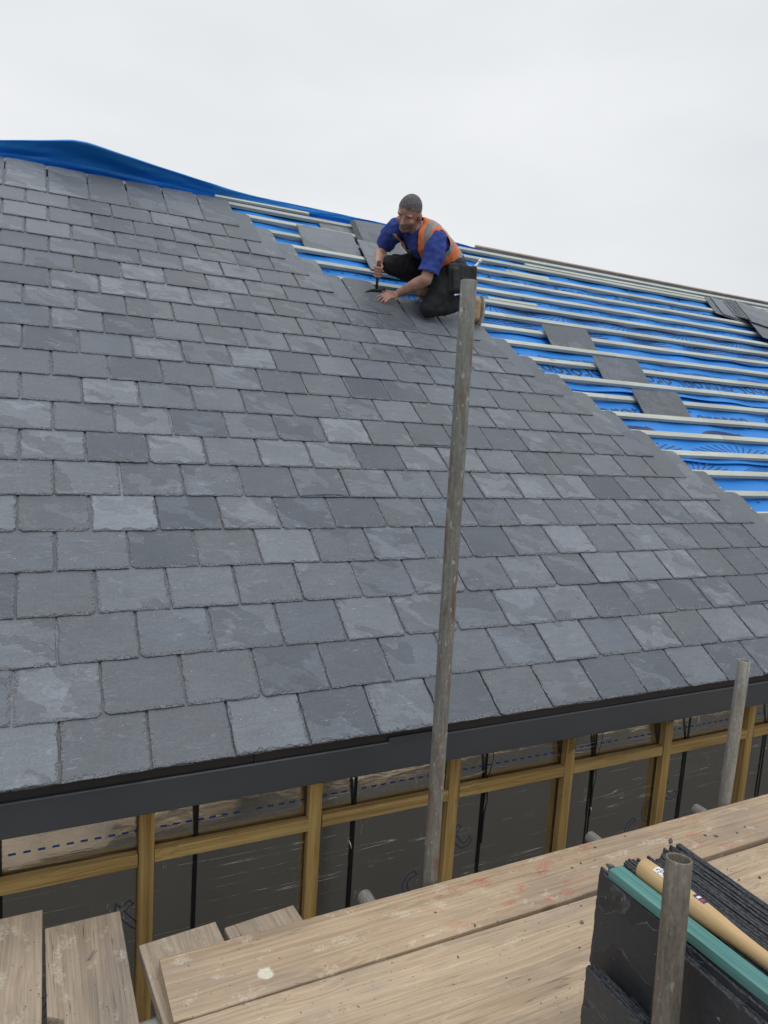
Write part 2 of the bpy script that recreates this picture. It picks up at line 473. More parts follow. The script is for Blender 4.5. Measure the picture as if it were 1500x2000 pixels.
M['pole_brown'] = tube_mat('muddy scaffold tube', (0.165, 0.145, 0.115), 0.30, 0.35)
M['foil'] = foil_mat()
M['membrane'] = membrane_mat()
M['fascia'] = plain('anthracite fascia', (0.035, 0.042, 0.051), 0.40, var=0.06, scale=5, bump=0.1, bscale=90, bdist=0.001)
M['vent'] = plain('black eaves strip', (0.012, 0.013, 0.015), 0.5, var=0.2)
M['ink'] = plain('dark blue print', (0.008, 0.030, 0.115), 0.5, var=0.25, scale=40)
M['ink_blue'] = plain('blue marker print', (0.010, 0.045, 0.24), 0.45, var=0.1)
M['ink_faint'] = plain('faint blue outline print', (0.018, 0.035, 0.11), 0.4, var=0.2, scale=30)
M['ink_black'] = plain('black stamp ink', (0.02, 0.018, 0.015), 0.7, var=0.3, scale=60)
M['strap'] = plain('black plastic strap', (0.008, 0.008, 0.009), 0.35, var=0.2)
M['concrete'] = plain('site ground', (0.028, 0.027, 0.024), 0.9, var=0.35, scale=3, bump=0.5, bscale=20, bdist=0.02)
M['block'] = plain('pale blockwork', (0.36, 0.35, 0.33), 0.9, var=0.2, scale=6, bump=0.4)

# ================================================================== ground
mb = MB()
mb.add([(-400, -400, GROUND_Z), (400, -400, GROUND_Z), (400, 400, GROUND_Z), (-400, 400, GROUND_Z)], [(0, 1, 2, 3)])
tag(mb.build('ground', M['concrete']), kind='structure')

# ================================================================== house
HX0, HX1 = -2.6, 10.6          # length of the house along the eaves
house = tag(empty('house', (0, 0, 0)), 'house under construction, half slated roof over blue membrane and foil clad timber wall', 'house')
rng = random.Random(11)

# ---- slates
def slate_geo(rg, wd, L, t, fine_to, step=0.0055, clip_tail=0.0, clip_head=0.0, chip=1.0):
    """one slate: tail edge at y=0, head at y=L, upper face z=0; dressed (chipped) rim on the upper face"""
    pts = []
    hw = wd / 2
    cl, cr2 = (clip_tail if rg.random() < 0.35 else 0.002, clip_tail if rg.random() < 0.35 else 0.002)
    ch = clip_head
    def seg(a, b, st):
        n = max(1, int(math.dist(a, b) / st))
        return [(a[0] + (b[0] - a[0]) * i / n, a[1] + (b[1] - a[1]) * i / n) for i in range(n)]
    P = [(-hw + cl, 0), (hw - cr2, 0), (hw, cr2), (hw, fine_to), (hw, L - ch), (hw - ch, L), (-hw + ch, L), (-hw, L - ch), (-hw, fine_to), (-hw, cl)]
    ST = [step, step, step, 0.05, step, 0.06, step, 0.05, step, step]
    NR = [(0, -1), (0.7, -0.7), (1, 0), (1, 0), (0.7, 0.7), (0, 1), (-0.7, 0.7), (-1, 0), (-1, 0), (-0.7, -0.7)]
    ring = []
    for i in range(10):
        if math.dist(P[i], P[(i + 1) % 10]) < 1e-5:
            continue
        for q in seg(P[i], P[(i + 1) % 10], ST[i]):
            ring.append((q, NR[i]))
    n = len(ring)
    vs = []
    run = 0.004
    wave = rg.uniform(0, 9)
    for k, (q, nr) in enumerate(ring):
        run = min(0.0125, max(0.002, run + rg.uniform(-0.0065, 0.0065)))
        ins = run * chip * (1.2 if nr[1] < -0.5 else 0.9)
        j = (rg.uniform(-0.0009, 0.0009) + 0.0010 * math.sin(k * 0.33 + wave)) * min(1.0, chip * 1.4)
        ox, oy = q[0] + nr[0] * j, q[1] + nr[1] * j
        if min(abs(abs(q[0]) - hw), 1) < 0.02 and min(q[1], L - q[1]) < 0.02:
            ins = min(ins, 0.0055)
        c_ = 0.0085
        ix = min(hw - c_, max(-hw + c_, ox - nr[0] * ins)) if abs(nr[1]) > 0.6 else ox - nr[0] * ins
        iy = min(L - c_, max(c_, oy - nr[1] * ins)) if abs(nr[0]) > 0.6 else oy - nr[1] * ins
        fm = rg.uniform(0.35, 0.9)
        vs.append((ix, iy, 0.0))
        vs.append((ox + (ix - ox) * fm, oy + (iy - oy) * fm, -t * rg.uniform(0.06, 0.30)))
        vs.append((ox, oy, -t * rg.uniform(0.30, 0.55)))
        vs.append((ox - nr[0] * 0.001, oy - nr[1] * 0.001, -t))
    fs = []
    for k in range(n):
        k2 = (k + 1) % n
        for a in range(3):
            fs.append((k * 4 + a, k * 4 + a + 1, k2 * 4 + a + 1, k2 * 4 + a))
    fs.append(tuple(k * 4 for k in range(n)))
    fs.append(tuple(k * 4 + 3 for k in range(n - 1, -1, -1)))
    return vs, fs

def rim(fs):
    return [1] * (len(fs) - 2) + [0, 0]

def rnd3(rg):
    return (rg.random(), rg.random(), rg.random())

ROW_END = {20: 5, 19: 5.5, 18: 6, 17: 6.5, 16: 7, 15: 8.5}
cover = MB()
for r in range(21):
    half = 0.0 if r % 2 == 0 else -0.5
    end = ROW_END.get(r, 11 + 0.5 * (14 - r))
    j = -7 + half
    while j < end - 0.01:
        v = r * G + VOFF[r] + rng.uniform(-0.0022, 0.0022)
        t = rng.uniform(0.0064, 0.0096)
        wd = 0.2482 - rng.uniform(0, 0.0025)
        last = j + 1 >= end - 0.6
        vs, fs = slate_geo(rng, wd, 0.5, t, 0.225 if not last else 0.45, 0.0055 if r < 9 else 0.009,
                           clip_tail=rng.uniform(0.004, 0.017), clip_head=rng.uniform(0.012, 0.035))
        uc = (j + 0.5) * W + rng.uniform(-0.0012, 0.0012)
        an = rng.gauss(0, 0.0035)
        tw = rng.gauss(0, 0.004)
        lift = abs(rng.gauss(0, 0.0009))
        ca, sa = math.cos(an), math.sin(an)
        flip = rng.random()
        out = []
        for x, y, z in vs:
            uu, vv = x * ca - y * sa, x * sa + y * ca
            out.append(RP(uc + uu, v + vv, -0.037 * vv + z + x * tw + lift))
        rr = rng.random()
        rr = 0.12 + 0.76 * rr if rng.random() < 0.9 else rr * 0.25
        cover.add(out, fs, rim(fs), (rr, rng.random(), rng.random()), vs)
        j += 1
cover.build('slate_covering', [M['slate'], M['slate_edge']], house)
# nail heads that still show: the top course and the racked-back end
M['nailhead'] = plain('bright nail heads', (0.70, 0.69, 0.66), 0.35, metal=0.6, var=0.1)
nb_ = MB()
nb_.tube([(0, 0, -0.003), (0, 0, 0)], 0.0042, 8)
nail0 = None
NQ = (Matrix((X, S, N)).transposed()).to_4x4()
def nail_pair(uc, v, y):
    global nail0
    for q in (-0.108, 0.108):
        c = RP(uc + q + rng.uniform(-0.006, 0.006), v + y + rng.uniform(-0.008, 0.008), -0.037 * y + 0.0012)
        if nail0 is None:
            nail0 = o = nb_.build('nail_head', M['nailhead'], house)
        else:
            o = nail0.copy()
            COL.objects.link(o)
            o.parent = house
        o.matrix_world = Matrix.Translation(c) @ NQ
for j in range(-3, 5):
    nail_pair((j + 0.5) * W, 20 * G + VOFF[20], 0.335)
for r in range(4, 20):
    e = ROW_END.get(r, 11 + 0.5 * (14 - r))
    nail_pair((e - 0.5) * W, r * G + VOFF[r], 0.33)
# under-eaves course, cut short, shows in the joints of the first course
ue = MB()
j = -7.5
while j < 18:
    vs, fs = slate_geo(rng, 0.25, 0.3, 0.006, 0.05, 0.012)
    ue.add([RP((j + 0.5) * W + x, 0.008 + y, -0.0098 - 0.037 * y + z) for x, y, z in vs], fs, 0, rnd3(rng), vs)
    j += 1
ue.build('eaves_course', M['slate'], house)

# ---- battens
BH = -0.0275                     # top face of the battens
def bat_v(r):
    return r * G + VOFF[min(r, 20)] + 0.5 - 0.005
def batten(u0, u1, v, h=BH, wd=0.05, th=0.025, wob=0.0):
    b = MB()
    n = max(2, int((u1 - u0) / 0.4))
    ph = rng.uniform(0, 9)
    rings = []
    for i in range(n + 1):
        u = u0 + (u1 - u0) * i / n
        dv = wob * math.sin(u * 1.7 + ph)
        dh = 0.0012 * math.sin(u * 2.6 + ph)
        c = 0.0015
        q = [(-wd / 2 + c, 0), (wd / 2 - c, 0), (wd / 2, -c), (wd / 2, -th + c), (wd / 2 - c, -th), (-wd / 2 + c, -th), (-wd / 2, -th + c), (-wd / 2, -c)]
        rings.append([RP(u, v + a + dv, h + z + dh) for a, z in q])
    b.loft(rings)
    return b.build('batten', M['batten'], house)
for r in range(0, 21):
    end = ROW_END.get(r, 11 + 0.5 * (14 - r))
    if r < 20:
        # two lengths butted end to end
        cut = 2.1 + (r * 1.37) % 3.6
        batten(-2.5, cut - 0.002, bat_v(r), wob=0.0015)
        batten(cut + 0.002, HX1 - 0.1, bat_v(r) + rng.uniform(-0.002, 0.002), wob=0.0015)
    else:
        batten(-2.5, 3.05, bat_v(20) - 0.022)
        batten(3.055, HX1 - 0.1, bat_v(20) - 0.040)
batten(1.18, 1.95, 21.93 * G + 0.155, BH + 0.014, 0.03, 0.02)       # loose length along the ridge
batten(4.05, HX1 - 0.1, bat_v(19) + 0.055, BH + 0.004, 0.04, 0.022)  # doubled batten near the ridge
batten(3.72, 4.20, bat_v(18) + 0.046, BH + 0.002, 0.04, 0.022)       # short splice pieces
batten(3.23, 3.72, bat_v(15) + 0.046, BH + 0.006, 0.04, 0.022)
# dark ridge timber showing above the top batten
b = MB()
b.box(RP((3.6 + HX1) / 2, 4.638, -0.051), X * ((HX1 - 3.6) / 2), S * 0.015, N * 0.03, 0, 0.002)
b.build('ridge_board', M['board_grey'], house)

# ---- membrane in lapped sheets; each lower edge lifts a little
H0 = BH - 0.025 - 0.004
def mem_h(u, v):
    s = abs(math.sin(math.pi * (u - 0.26) / 0.6))
    h = H0 - 0.003 - 0.012 * s * s
    h += 0.005 * noise.noise(Vector((u * 1.3, v * 4.0, 2.0))) + 0.0018 * noise.noise(Vector((u * 2.2 + v * 3, v * 11.0, 5.0))) - 0.004
    return h
LAPS = [(0.10, 1.75), (1.638, 2.55), (2.415, 3.25), (3.10, 3.95), (3.812, 4.70)]
sheets = []
for k, (v0, v1) in enumerate(LAPS):
    b = MB()
    nu, nv = 200, 34
    vs, fs = [], []
    for i in range(nu + 1):
        u = HX0 + (HX1 - HX0) * i / nu
        for jv in range(nv + 1):
            v = v0 + (v1 - v0) * (jv / nv)
            q = (v - v0)
            lift = 0.0
            if k > 0:
                # loose lower edge held down by the battens, bellying between them
                e = max(0.0, 0.5 + 0.9 * noise.noise(Vector((u * 0.8, k * 7.0, 0))))
                lift = 0.005 + (0.034 * e) * math.exp(-(q / 0.055) ** 2)
            h = mem_h(u, v) + min(lift, 0.030)
            vs.append(RP(u, v, h))
    for i in range(nu):
        for jv in range(nv):
            a = i * (nv + 1) + jv
            fs.append((a, a + nv + 1, a + nv + 2, a + 1))
    b.add(vs, fs)
    so = b.build('membrane_sheet', M['membrane'], house, smooth=True)
    md = so.modifiers.new('thickness', 'SOLIDIFY')
    md.thickness = 0.0015
    md.offset = -1
    sheets.append(so)

# printing on the sheets
def text_mesh(body, size, outline=0.0, spacing=1.0):
    cu = bpy.data.curves.new('print', 'FONT')
    cu.body = body
    cu.size = size
    cu.space_character = spacing
    cu.resolution_u = 3
    if outline:
        cu.fill_mode = 'NONE'
        cu.bevel_depth = outline
        cu.bevel_resolution = 0
    ob = bpy.data.objects.new('print', cu)
    COL.objects.link(ob)
    bpy.context.view_layer.update()
    me = bpy.data.meshes.new_from_object(ob.evaluated_get(bpy.context.evaluated_depsgraph_get()))
    vs = [v.co.copy() for v in me.vertices]
    fs = [list(p.vertices) for p in me.polygons]
    bpy.data.objects.remove(ob)
    bpy.data.meshes.remove(me)
    return vs, fs
def sheet_of(v):
    k = 0
    for i, (a, c) in enumerate(LAPS):
        if v >= a:
            k = i
    return k
prints = [MB() for _ in LAPS]
def on_sheet(u, v, dh=0.0018):
    k = sheet_of(v)
    l = 0.0
    if k > 0:
        q = v - LAPS[k][0]
        e = max(0.0, 0.5 + 0.9 * noise.noise(Vector((u * 0.8, k * 7.0, 0))))
        l = 0.005 + (0.034 * e) * math.exp(-(q / 0.055) ** 2)
    return RP(u, v, mem_h(u, v) + min(l, 0.030) + dh)
def put_text(body, size, u0, v0, flip=False, spacing=1.0):
    vs, fs = text_mesh(body, size, spacing=spacing)
    s = -1 if flip else 1
    k = sheet_of(v0 + s * size * 0.3)
    prints[k].add([on_sheet(u0 + s * p.x, v0 + s * p.y) for p in vs], fs)
def strip(pts, wd):
    """thin printed line through (u, v) points"""
    vs, fs = [], []
    for i, (u, v) in enumerate(pts):
        a, c = pts[max(i - 1, 0)], pts[min(i + 1, len(pts) - 1)]
        d = Vector((c[0] - a[0], c[1] - a[1]))
        if d.length < 1e-9:
            d = Vector((1, 0))
        d.normalize()
        vs += [on_sheet(u - d.y * wd / 2, v + d.x * wd / 2), on_sheet(u + d.y * wd / 2, v - d.x * wd / 2)]
        if i:
            fs.append((2 * i - 2, 2 * i - 1, 2 * i + 1, 2 * i))
    prints[sheet_of(pts[len(pts) // 2][1])].add(vs, fs)
def umbrella(uc, vb, wd, ht, flip=1):
    for q in range(1, 9):
        f = q / 8
        strip([(uc + wd / 2 * math.cos(a), vb + flip * ht * f * math.sin(a)) for a in [math.pi * i / 16 for i in range(17)]], 0.0055)
    strip([(uc, vb - flip * 0.02), (uc, vb + flip * ht)], 0.006)
    strip([(uc + wd * 0.36, vb + flip * ht * 0.9), (uc + wd * 0.47, vb + flip * ht * 0.3), (uc + wd * 0.56, vb - flip * ht * 0.1)], 0.02)
def rays(uc, vb, r0, r1, flip=1, a0=0.12, n=17, sq=0.32):
    for q in range(n):
        a = math.pi * (a0 + (1 - 2 * a0) * q / (n - 1))
        d = (math.cos(a), flip * sq * math.sin(a))
        strip([(uc + d[0] * r0, vb + d[1] * r0), (uc + d[0] * (r0 + r1) / 2, vb + d[1] * (r0 + r1) / 2), (uc + d[0] * r1, vb + d[1] * r1)], 0.009)
for k in range(-2, 7):
    u = 3.36 + k * 0.97
    put_text('Corotop', 0.205, u, 2.128)
    put_text('MORE THAN RESISTANCE', 0.049, u + 0.02, 2.075)
    umbrella(u + 0.27, 1.955, 0.52, 0.072)
    umbrella(u + 1.0 - 0.72, 1.30, 0.5, 0.08)
    rays(u + 0.2, 1.68, 0.30, 0.56)
    rays(u + 0.55, 1.50, 0.22, 0.50)
    um = 3.70 + k * 0.74
    umbrella(um, 2.93, 0.46, 0.085)
    put_text('MORE THAN RESISTANCE', 0.049, um + 0.19, 2.845, True)
    put_text('Corotop', 0.205, um + 0.30, 2.72, True)
    rays(um - 0.05, 3.18, 0.42, 0.72)
    rays(um + 0.30, 3.58, 0.15, 0.5, -1)
    put_text('Corotop', 0.20, um + 0.45, 4.085, True)
    put_text('MORE THAN RESISTANCE', 0.046, um + 0.40, 4.235, True)
    put_text('Corotop', 0.20, um + 0.2, 4.36, False)
for k in range(60):
    for v in (1.93, 2.62, 2.50, 3.70, 1.26):
        strip([(0.6 + k * 0.115, v), (0.6 + k * 0.115 + 0.022, v)], 0.012)
for k, b in enumerate(prints):
    if b.v:
        b.build('printed_pattern', M['ink'], sheets[k])

# ---- loose sheet lapped over the ridge
RV = 4.70
RY, RZ = RV * math.cos(PITCH), RV * math.sin(PITCH)
prof = [(-2.6, 2.79), (-0.9, 2.80), (-0.29, 2.822), (-0.10, 2.850), (0.16, 2.888), (0.25, 2.890), (0.54, 2.866), (0.73, 2.850), (1.03, 2.826), (1.31, 2.806), (1.52, 2.795), (1.95, 2.792), (2.66, 2.780), (3.2, 2.755), (3.62, 2.715)]
def prof_z(u):
    for (a, za), (c, zc) in zip(prof, prof[1:]):
        if a <= u <= c:
            f = (u - a) / (c - a)
            return za + (zc - za) * f
    return prof[-1][1]
b = MB()
vs, fs = [], []
NU, NS = 220, 50
base = RP(0, 4.575, -0.045)
for i in range(NU + 1):
    u = -2.6 + 6.22 * i / NU
    H = prof_z(u) - base.z
    bulge = max(0.0, prof_z(u) - 2.80) / 0.09
    for k in range(NS + 1):
        s = k / NS
        bb_ = min(bulge, 1.1)
        K = [(0.0, 0.0, 0.0), (0.16, 0.085 + 0.02 * bb_, 0.06), (0.42, 0.055, 0.46), (0.47, 0.045 - 0.01 * bb_, 0.52), (0.66, 0.035 - 0.150 * bb_, 0.93), (0.72, 0.055 - 0.145 * bb_, 1.0)]
        if s < 0.72:
            for (s0, y0, z0), (s1_, y1, z1) in zip(K, K[1:]):
                if s0 <= s <= s1_:
                    q = (s - s0) / (s1_ - s0)
                    y = base.y + y0 + (y1 - y0) * q
                    z = base.z + H * (z0 + (z1 - z0) * q)
        else:
            q = (s - 0.72) / 0.28
            z = prof_z(u) - 0.004 * q - (0.55 - 0.30 * bulge) * q * q * 0.62
            y = base.y + 0.055 - 0.145 * bb_ + 0.64 * q
        wv = 0.006 * noise.noise(Vector((u * 3.1, s * 5, 4))) + 0.020 * bulge * noise.noise(Vector((u * 2.0 + s * 2.5, s * 7, 1))) + 0.006 * noise.noise(Vector((u * 7.0 - s * 6.0, s * 12, 8)))
        vs.append((u, y + wv * 1.2, z + wv * 0.5 * (1 if 0.05 < s < 0.66 else 0.15)))
for i in range(NU):
    for k in range(NS):
        a = i * (NS + 1) + k
        fs.append((a, a + NS + 1, a + NS + 2, a + 1))
b.add(vs, fs)
flap = b.build('ridge_sheet', M['membrane'], house, smooth=True)
flap.modifiers.new('thickness', 'SOLIDIFY').thickness = 0.002

# ---- sarking behind the membrane, back slope and gables, so that nothing is open from the side
M['osb'] = plain('roof boarding', (0.30, 0.22, 0.13), 0.85, var=0.3, scale=20)
b = MB()
e0, r0 = RP(0, -0.02, -0.09), RP(0, 4.62, -0.09)
back = Vector((0, 2 * RY - e0.y, e0.z))
th = Vector((0, 0, -0.10))
for x in (0,):
    q = [Vector((HX0, e0.y + 0.02, e0.z)), Vector((HX0, r0.y, r0.z)), Vector((HX0, back.y, back.z)), Vector((HX0, back.y - 0.1, back.z - 0.1)), Vector((HX0, r0.y, r0.z - 0.14)), Vector((HX0, e0.y + 0.14, e0.z - 0.02))]
    b.loft([q, [p + X * (HX1 - HX0) for p in q]])
b.build('roof_deck', M['osb'], house)
for x in (HX0 + 0.05, HX1 - 0.05):
    b = MB()
    q = [Vector((x, 0.24, GROUND_Z)), Vector((x, back.y - 0.3, GROUND_Z)), Vector((x, back.y - 0.3, back.z - 0.2)), Vector((x, r0.y, r0.z - 0.16)), Vector((x, 0.24, e0.z - 0.02 + 0.02))]
    b.loft([[p - X * 0.04 for p in q], [p + X * 0.04 for p in q]])
    b.build('gable_wall', M['block'], house)

# ---- eaves: fascia, soffit piece, black vent strip in lengths
b = MB()
FZ1, FZ0 = -0.052, -0.158
rings = []
for i in range(34):
    x = HX0 + (HX1 - HX0) * i / 33
    dz = -0.0075 * max(0, (x + 0.2)) / 3.3
    q = [(0.030, FZ1 + dz * 0.4), (0.0335, FZ1 + 0.003), (0.046, FZ1 + 0.003), (0.046, FZ0 + dz), (0.033, FZ0 + dz), (0.030, FZ0 + dz + 0.003)]
    rings.append([Vector((x, y, z)) for y, z in q])
b.loft(rings)
b.build('fascia_board', M['fascia'], house)
x = HX0
for ln in (2.1, 1.08, 0.74, 0.85, 1.05, 1.0, 1.0, 1.0, 1.0, 1.0, 1.0, 1.0, 0.4):
    b = MB()
    yy = 0.040 + rng.uniform(-0.002, 0.002)
    b.box((x + ln / 2, yy + 0.01, -0.030), (ln / 2 - 0.0012, 0, 0), (0, 0.010, 0), (0, 0, 0.0185), 0, 0.0015)
    b.build('vent_strip', M['vent'], house)
    x += ln
b = MB()
b.box((1.165, 0.033, -0.044), (0.095, 0, 0), (0, 0.003, 0), (0, 0, 0.011), 0, 0.001)
b.build('packing_strip', M['fascia'], house)
b = MB()
b.box(((HX0 + HX1) / 2, 0.105, -0.153), ((HX1 - HX0) / 2, 0, 0), (0, 0.0580, 0), (0, 0, 0.0115), 0, 0.002)
b.build('soffit_batten', M['nogging'], house)

# ---- wall: insulation boards with foil face, uprights, rails, straps
WF, WB = 0.165, 0.206
def foil_y(x, z):
    up = max(0.0, min(1.0, (z + 0.42) / 0.14))
    lean = 0.20 * max(0.0, z + 0.375) * (0.72 + 0.5 * noise.noise(Vector((x * 1.3 + 2.0, 0, 0))) - 0.12 * max(0, min(1, x - 0.4)) + 0.15 * max(0, min(1, 0.8 - x)))
    return WB + lean + (0.0012 + 0.0023 * max(0.0, min(1.0, x - 0.7))) * up * noise.noise(Vector((x * 4.5, z * 9, 3))) + 0.0016 * noise.noise(Vector((x * 1.2, z * 1.2, 7)))
b = MB()
nx = 440
vs, fs = [], []
zs = [-0.13, -0.17, -0.20, -0.22, -0.24, -0.26, -0.28, -0.30, -0.32, -0.34, -0.36, -0.39, -0.43, -0.5, -0.6, -0.75, -0.95, -1.3, -2.0, GROUND_Z]
for i in range(nx + 1):
    x = HX0 + 0.1 + (HX1 - HX0 - 0.2) * i / nx
    for z in zs:
        vs.append((x, foil_y(x, z), z))
n = len(zs)
for i in range(nx):
    for k in range(n - 1):
        a = i * n + k
        fs.append((a, a + 1, a + n + 1, a + n))
b.add(vs, fs)
foil = b.build('insulation_board', M['foil'], house, smooth=True)
sol = foil.modifiers.new('thickness', 'SOLIDIFY')
sol.thickness = 0.03
sol.offset = -1
b = MB()
x = -1.5
k = 0
while x < 7.5:
    if rng.random() > 0.03:
        b.box((x, foil_y(x, -0.3195) - 0.0004, -0.3195), (0.0105, 0, 0), (0, 0.0007, 0), (0, 0, 0.0032))
    x += 0.0415
b.build('dashed_line', M['ink_blue'], foil)
b = MB()
def wall_text(body, size, x0, z0, ang, outline=0.0018):
    vs, fs = text_mesh(body, size, outline, 1.12)
    ca, sa = math.cos(ang), math.sin(ang)
    b.add([(x0 + p.x * ca - p.y * sa, foil_y(x0 + p.x * ca - p.y * sa, z0 + p.x * sa + p.y * ca) - 0.0004 + p.z * 0.3, z0 + p.x * sa + p.y * ca) for p in vs], fs)
for ax_, az_ in ((0.150, -0.545), (1.450, -0.545), (2.655, -0.560), (3.86, -0.56), (-1.05, -0.575)):
    # anchored by the top of the last letter
    lx, lz = 0.585, 0.165
    ca, sa = math.cos(R_(38)), math.sin(R_(38))
    wall_text('hecot', 0.25, ax_ - lx * ca + lz * sa, az_ - lx * sa - lz * ca, R_(38))
b.build('outline_lettering', M['ink_faint'], foil)
# scattered printing right under the fascia
b = MB()
for x0, ln in ((0.30, 8), (0.92, 6), (1.72, 7), (2.62, 10)):
    for k in range(ln):
        b.box((x0 + k * 0.013, foil_y(x0 + k * 0.013, -0.218) - 0.0004, -0.218 + rng.uniform(-0.002, 0.002)), (0.0035, 0, 0), (0, 0.0006, 0), (0, 0, rng.uniform(0.003, 0.008)))
b.build('edge_print', M['ink'], foil)

STUDX = [0.264 + 0.595 * k for k in range(-4, 17)]
for k, xs in enumerate(STUDX):
    b = MB()
    lean = rng.uniform(-0.002, 0.002)
    b.box((xs + lean, (WF + WB - 0.008) / 2, (-0.152 + GROUND_Z) / 2), (0.0245, 0, 0), (0, (WB - 0.008 - WF) / 2, 0), (lean * 1.5, 0, (-0.152 - GROUND_Z) / 2), 0, 0.002)
    st = b.build('wall_upright', M['stud'], house)
    if k in (7, 8):
        # grade stamp
        t = MB()
        for ln, txt in enumerate(('TREATED', 'C16 KD', 'TIMBER')):
            vs, fs = text_mesh(txt, 0.017)
            t.add([(xs - 0.004 + ln * 0.013 - p.y * -1.0 * 0 - 0.012 + p.y, WF - 0.0012, -0.175 - (0.065 if k == 7 else 0.02) - p.x) for p in vs], fs)
        t.build('grade_stamp', M['ink_black'], st)
    if k < len(STUDX) - 1:
        b = MB()
        x0, x1 = xs + 0.0265, STUDX[k + 1] - 0.0265
        zc = -0.394 + rng.uniform(-0.004, 0.004)
        sl = rng.uniform(-0.006, 0.006)
        b.box(((x0 + x1) / 2, (WF + WB - 0.010) / 2 + 0.001, zc), ((x1 - x0) / 2, 0, sl / 2), (0, (WB - 0.010 - WF) / 2, 0), (0, 0, 0.0225), 0, 0.002)
        b.build('wall_rail', M['nogging'], house)
# straps of black tape hanging midway between the uprights, some twisted double
def ribbon(pts, wd, name='strap', twist=None):
    b = MB()
    vs, fs = [], []
    for i, p in enumerate(pts):
        a = (twist[i] if twist else 0.0)
        d = Vector((math.cos(a), math.sin(a), 0)) * wd / 2
        p = Vector(p)
        vs += [p - d, p + d]
        if i:
            fs.append((2 * i - 2, 2 * i - 1, 2 * i + 1, 2 * i))
    b.add(vs, fs)
    o = b.build(name, M['strap'], house, smooth=False)
    o.modifiers.new('thickness', 'SOLIDIFY').thickness = 0.0015
    return o
for k, xs in enumerate([-0.165 + 0.597 * q for q in range(-2, 12)]):
    ys = WB - 0.0065
    lean = rng.uniform(-0.006, 0.006)
    ribbon([(xs + lean * (z + 0.4) , ys, z) for z in (-0.14, -0.3, -0.45, -0.7, -1.2, -2.2)], 0.0135 if k not in (5, 6) else 0.010)
    if k in (5, 6):
        ribbon([(xs + 0.012, ys - 0.001, -0.15), (xs + 0.020, ys - 0.006, -0.22), (xs + 0.026, ys - 0.010, -0.28), (xs + 0.017, ys - 0.006, -0.34), (xs + 0.006, ys - 0.003, -0.37), (xs + 0.010, ys - 0.003, -0.42), (xs + 0.016, ys - 0.006, -0.47), (xs + 0.006, ys - 0.003, -0.53), (xs + 0.002, ys - 0.003, -0.66)],
               0.012, twist=[0, 0.4, 0.9, 0.6, 0.2, 0.4, 0.7, 0.3, 0])
# torn foil curls and staples on the wall
M['foil_white'] = plain('torn foil', (0.72, 0.71, 0.69), 0.4)
for (x, z, l) in ((1.015, -0.515, 0.035), (2.225, -0.61, 0.03), (2.87, -0.24, 0.07), (3.41, -0.26, 0.06)):
    b = MB()
    b.tube([(x, WB - 0.006, z), (x + 0.004, WB - 0.014, z - l * 0.4), (x + 0.010, WB - 0.010, z - l)], [0.001, 0.0022, 0.001], 6)
    b.build('torn_foil', M['foil_white'], foil)

# ================================================================== scaffold
BZ = -0.385                       # top of the long boards
def board(label, L, wd, th, x, y, z, rot, mat, group, notch=None, seed=0):
    """board with its left end at local x=0, centred on local y, top at local z=0"""
    rg = random.Random(seed)
    b = MB()
    n = int(L / 0.025)
    rings = []
    for i in range(n + 1):
        xx = L * i / n
        e1 = 0.0016 * noise.noise(Vector((xx * 6, seed, 0))) + 0.0012 * noise.noise(Vector((xx * 30, seed, 3)))
        e2 = 0.0016 * noise.noise(Vector((xx * 6, seed, 9))) + 0.0012 * noise.noise(Vector((xx * 30, seed, 6)))
        if noise.noise(Vector((xx * 5, seed + 0.5, 2))) > 0.42:
            e1 -= 0.004
        c = 0.0035
        y0, y1 = -wd / 2 + max(0, -e1) , wd / 2 - max(0, -e2)
        if notch and xx > notch[0]:
            y0 = -wd / 2 + notch[1]
        xe = xx
        dz = 0.0012 * noise.noise(Vector((xx * 2, seed, 5)))
        q = [(y0 + c, 0), (y1 - c, 0), (y1 - c * 0.3, -c * 0.3), (y1, -c), (y1, -th + c), (y1 - c, -th), (y0 + c, -th), (y0, -th + c), (y0, -c), (y0 + c * 0.3, -c * 0.3)]
        rings.append([Vector((xe + (0.004 * noise.noise(Vector((yy * 22, seed, 1))) if i in (0, n) else 0), yy, zz + dz)) for yy, zz in q])
    b.loft(rings)
    o = b.build('scaffold_board', mat, None, loc=(x, y, z), rot=(0, 0, rot))
    return tag(o, label, 'scaffold board', group)
GA = 'long scaffold boards beside the stacked slates'
GBd = 'short scaffold boards butting towards the wall'
board('long scaffold board nearest the wall, with red paint marks and a round plaster splat', 3.9, 0.222, 0.038, 0.238, -0.415, BZ, R_(0.25), M['board_red'], GA, seed=1)
board('long scaffold board second from the wall, with a row of round knots', 3.9, 0.216, 0.038, 0.215, -0.638, BZ - 0.001, R_(-0.25), M['board'], GA, seed=2)
board('long scaffold board third from the wall, running just left of the stacked slates', 3.9, 0.222, 0.038, 0.30, -0.861, BZ + 0.001, R_(0.1), M['board'], GA, seed=3)
board('long scaffold board fourth from the wall, carrying the stacked slates', 3.9, 0.222, 0.038, 0.22, -1.088, BZ, R_(0), M['board'], GA, seed=4)
board('cut scaffold board under the near end of the slate stack, beside the short pole', 2.6, 0.222, 0.038, 1.02, -1.315, BZ, R_(0), M['board'], GA, seed=9)
board('cut scaffold board under the near end of the slate stack, farthest from the wall', 2.6, 0.222, 0.038, 1.02, -1.542, BZ, R_(0), M['board'], GA, seed=10)
ZL = BZ - 0.0385
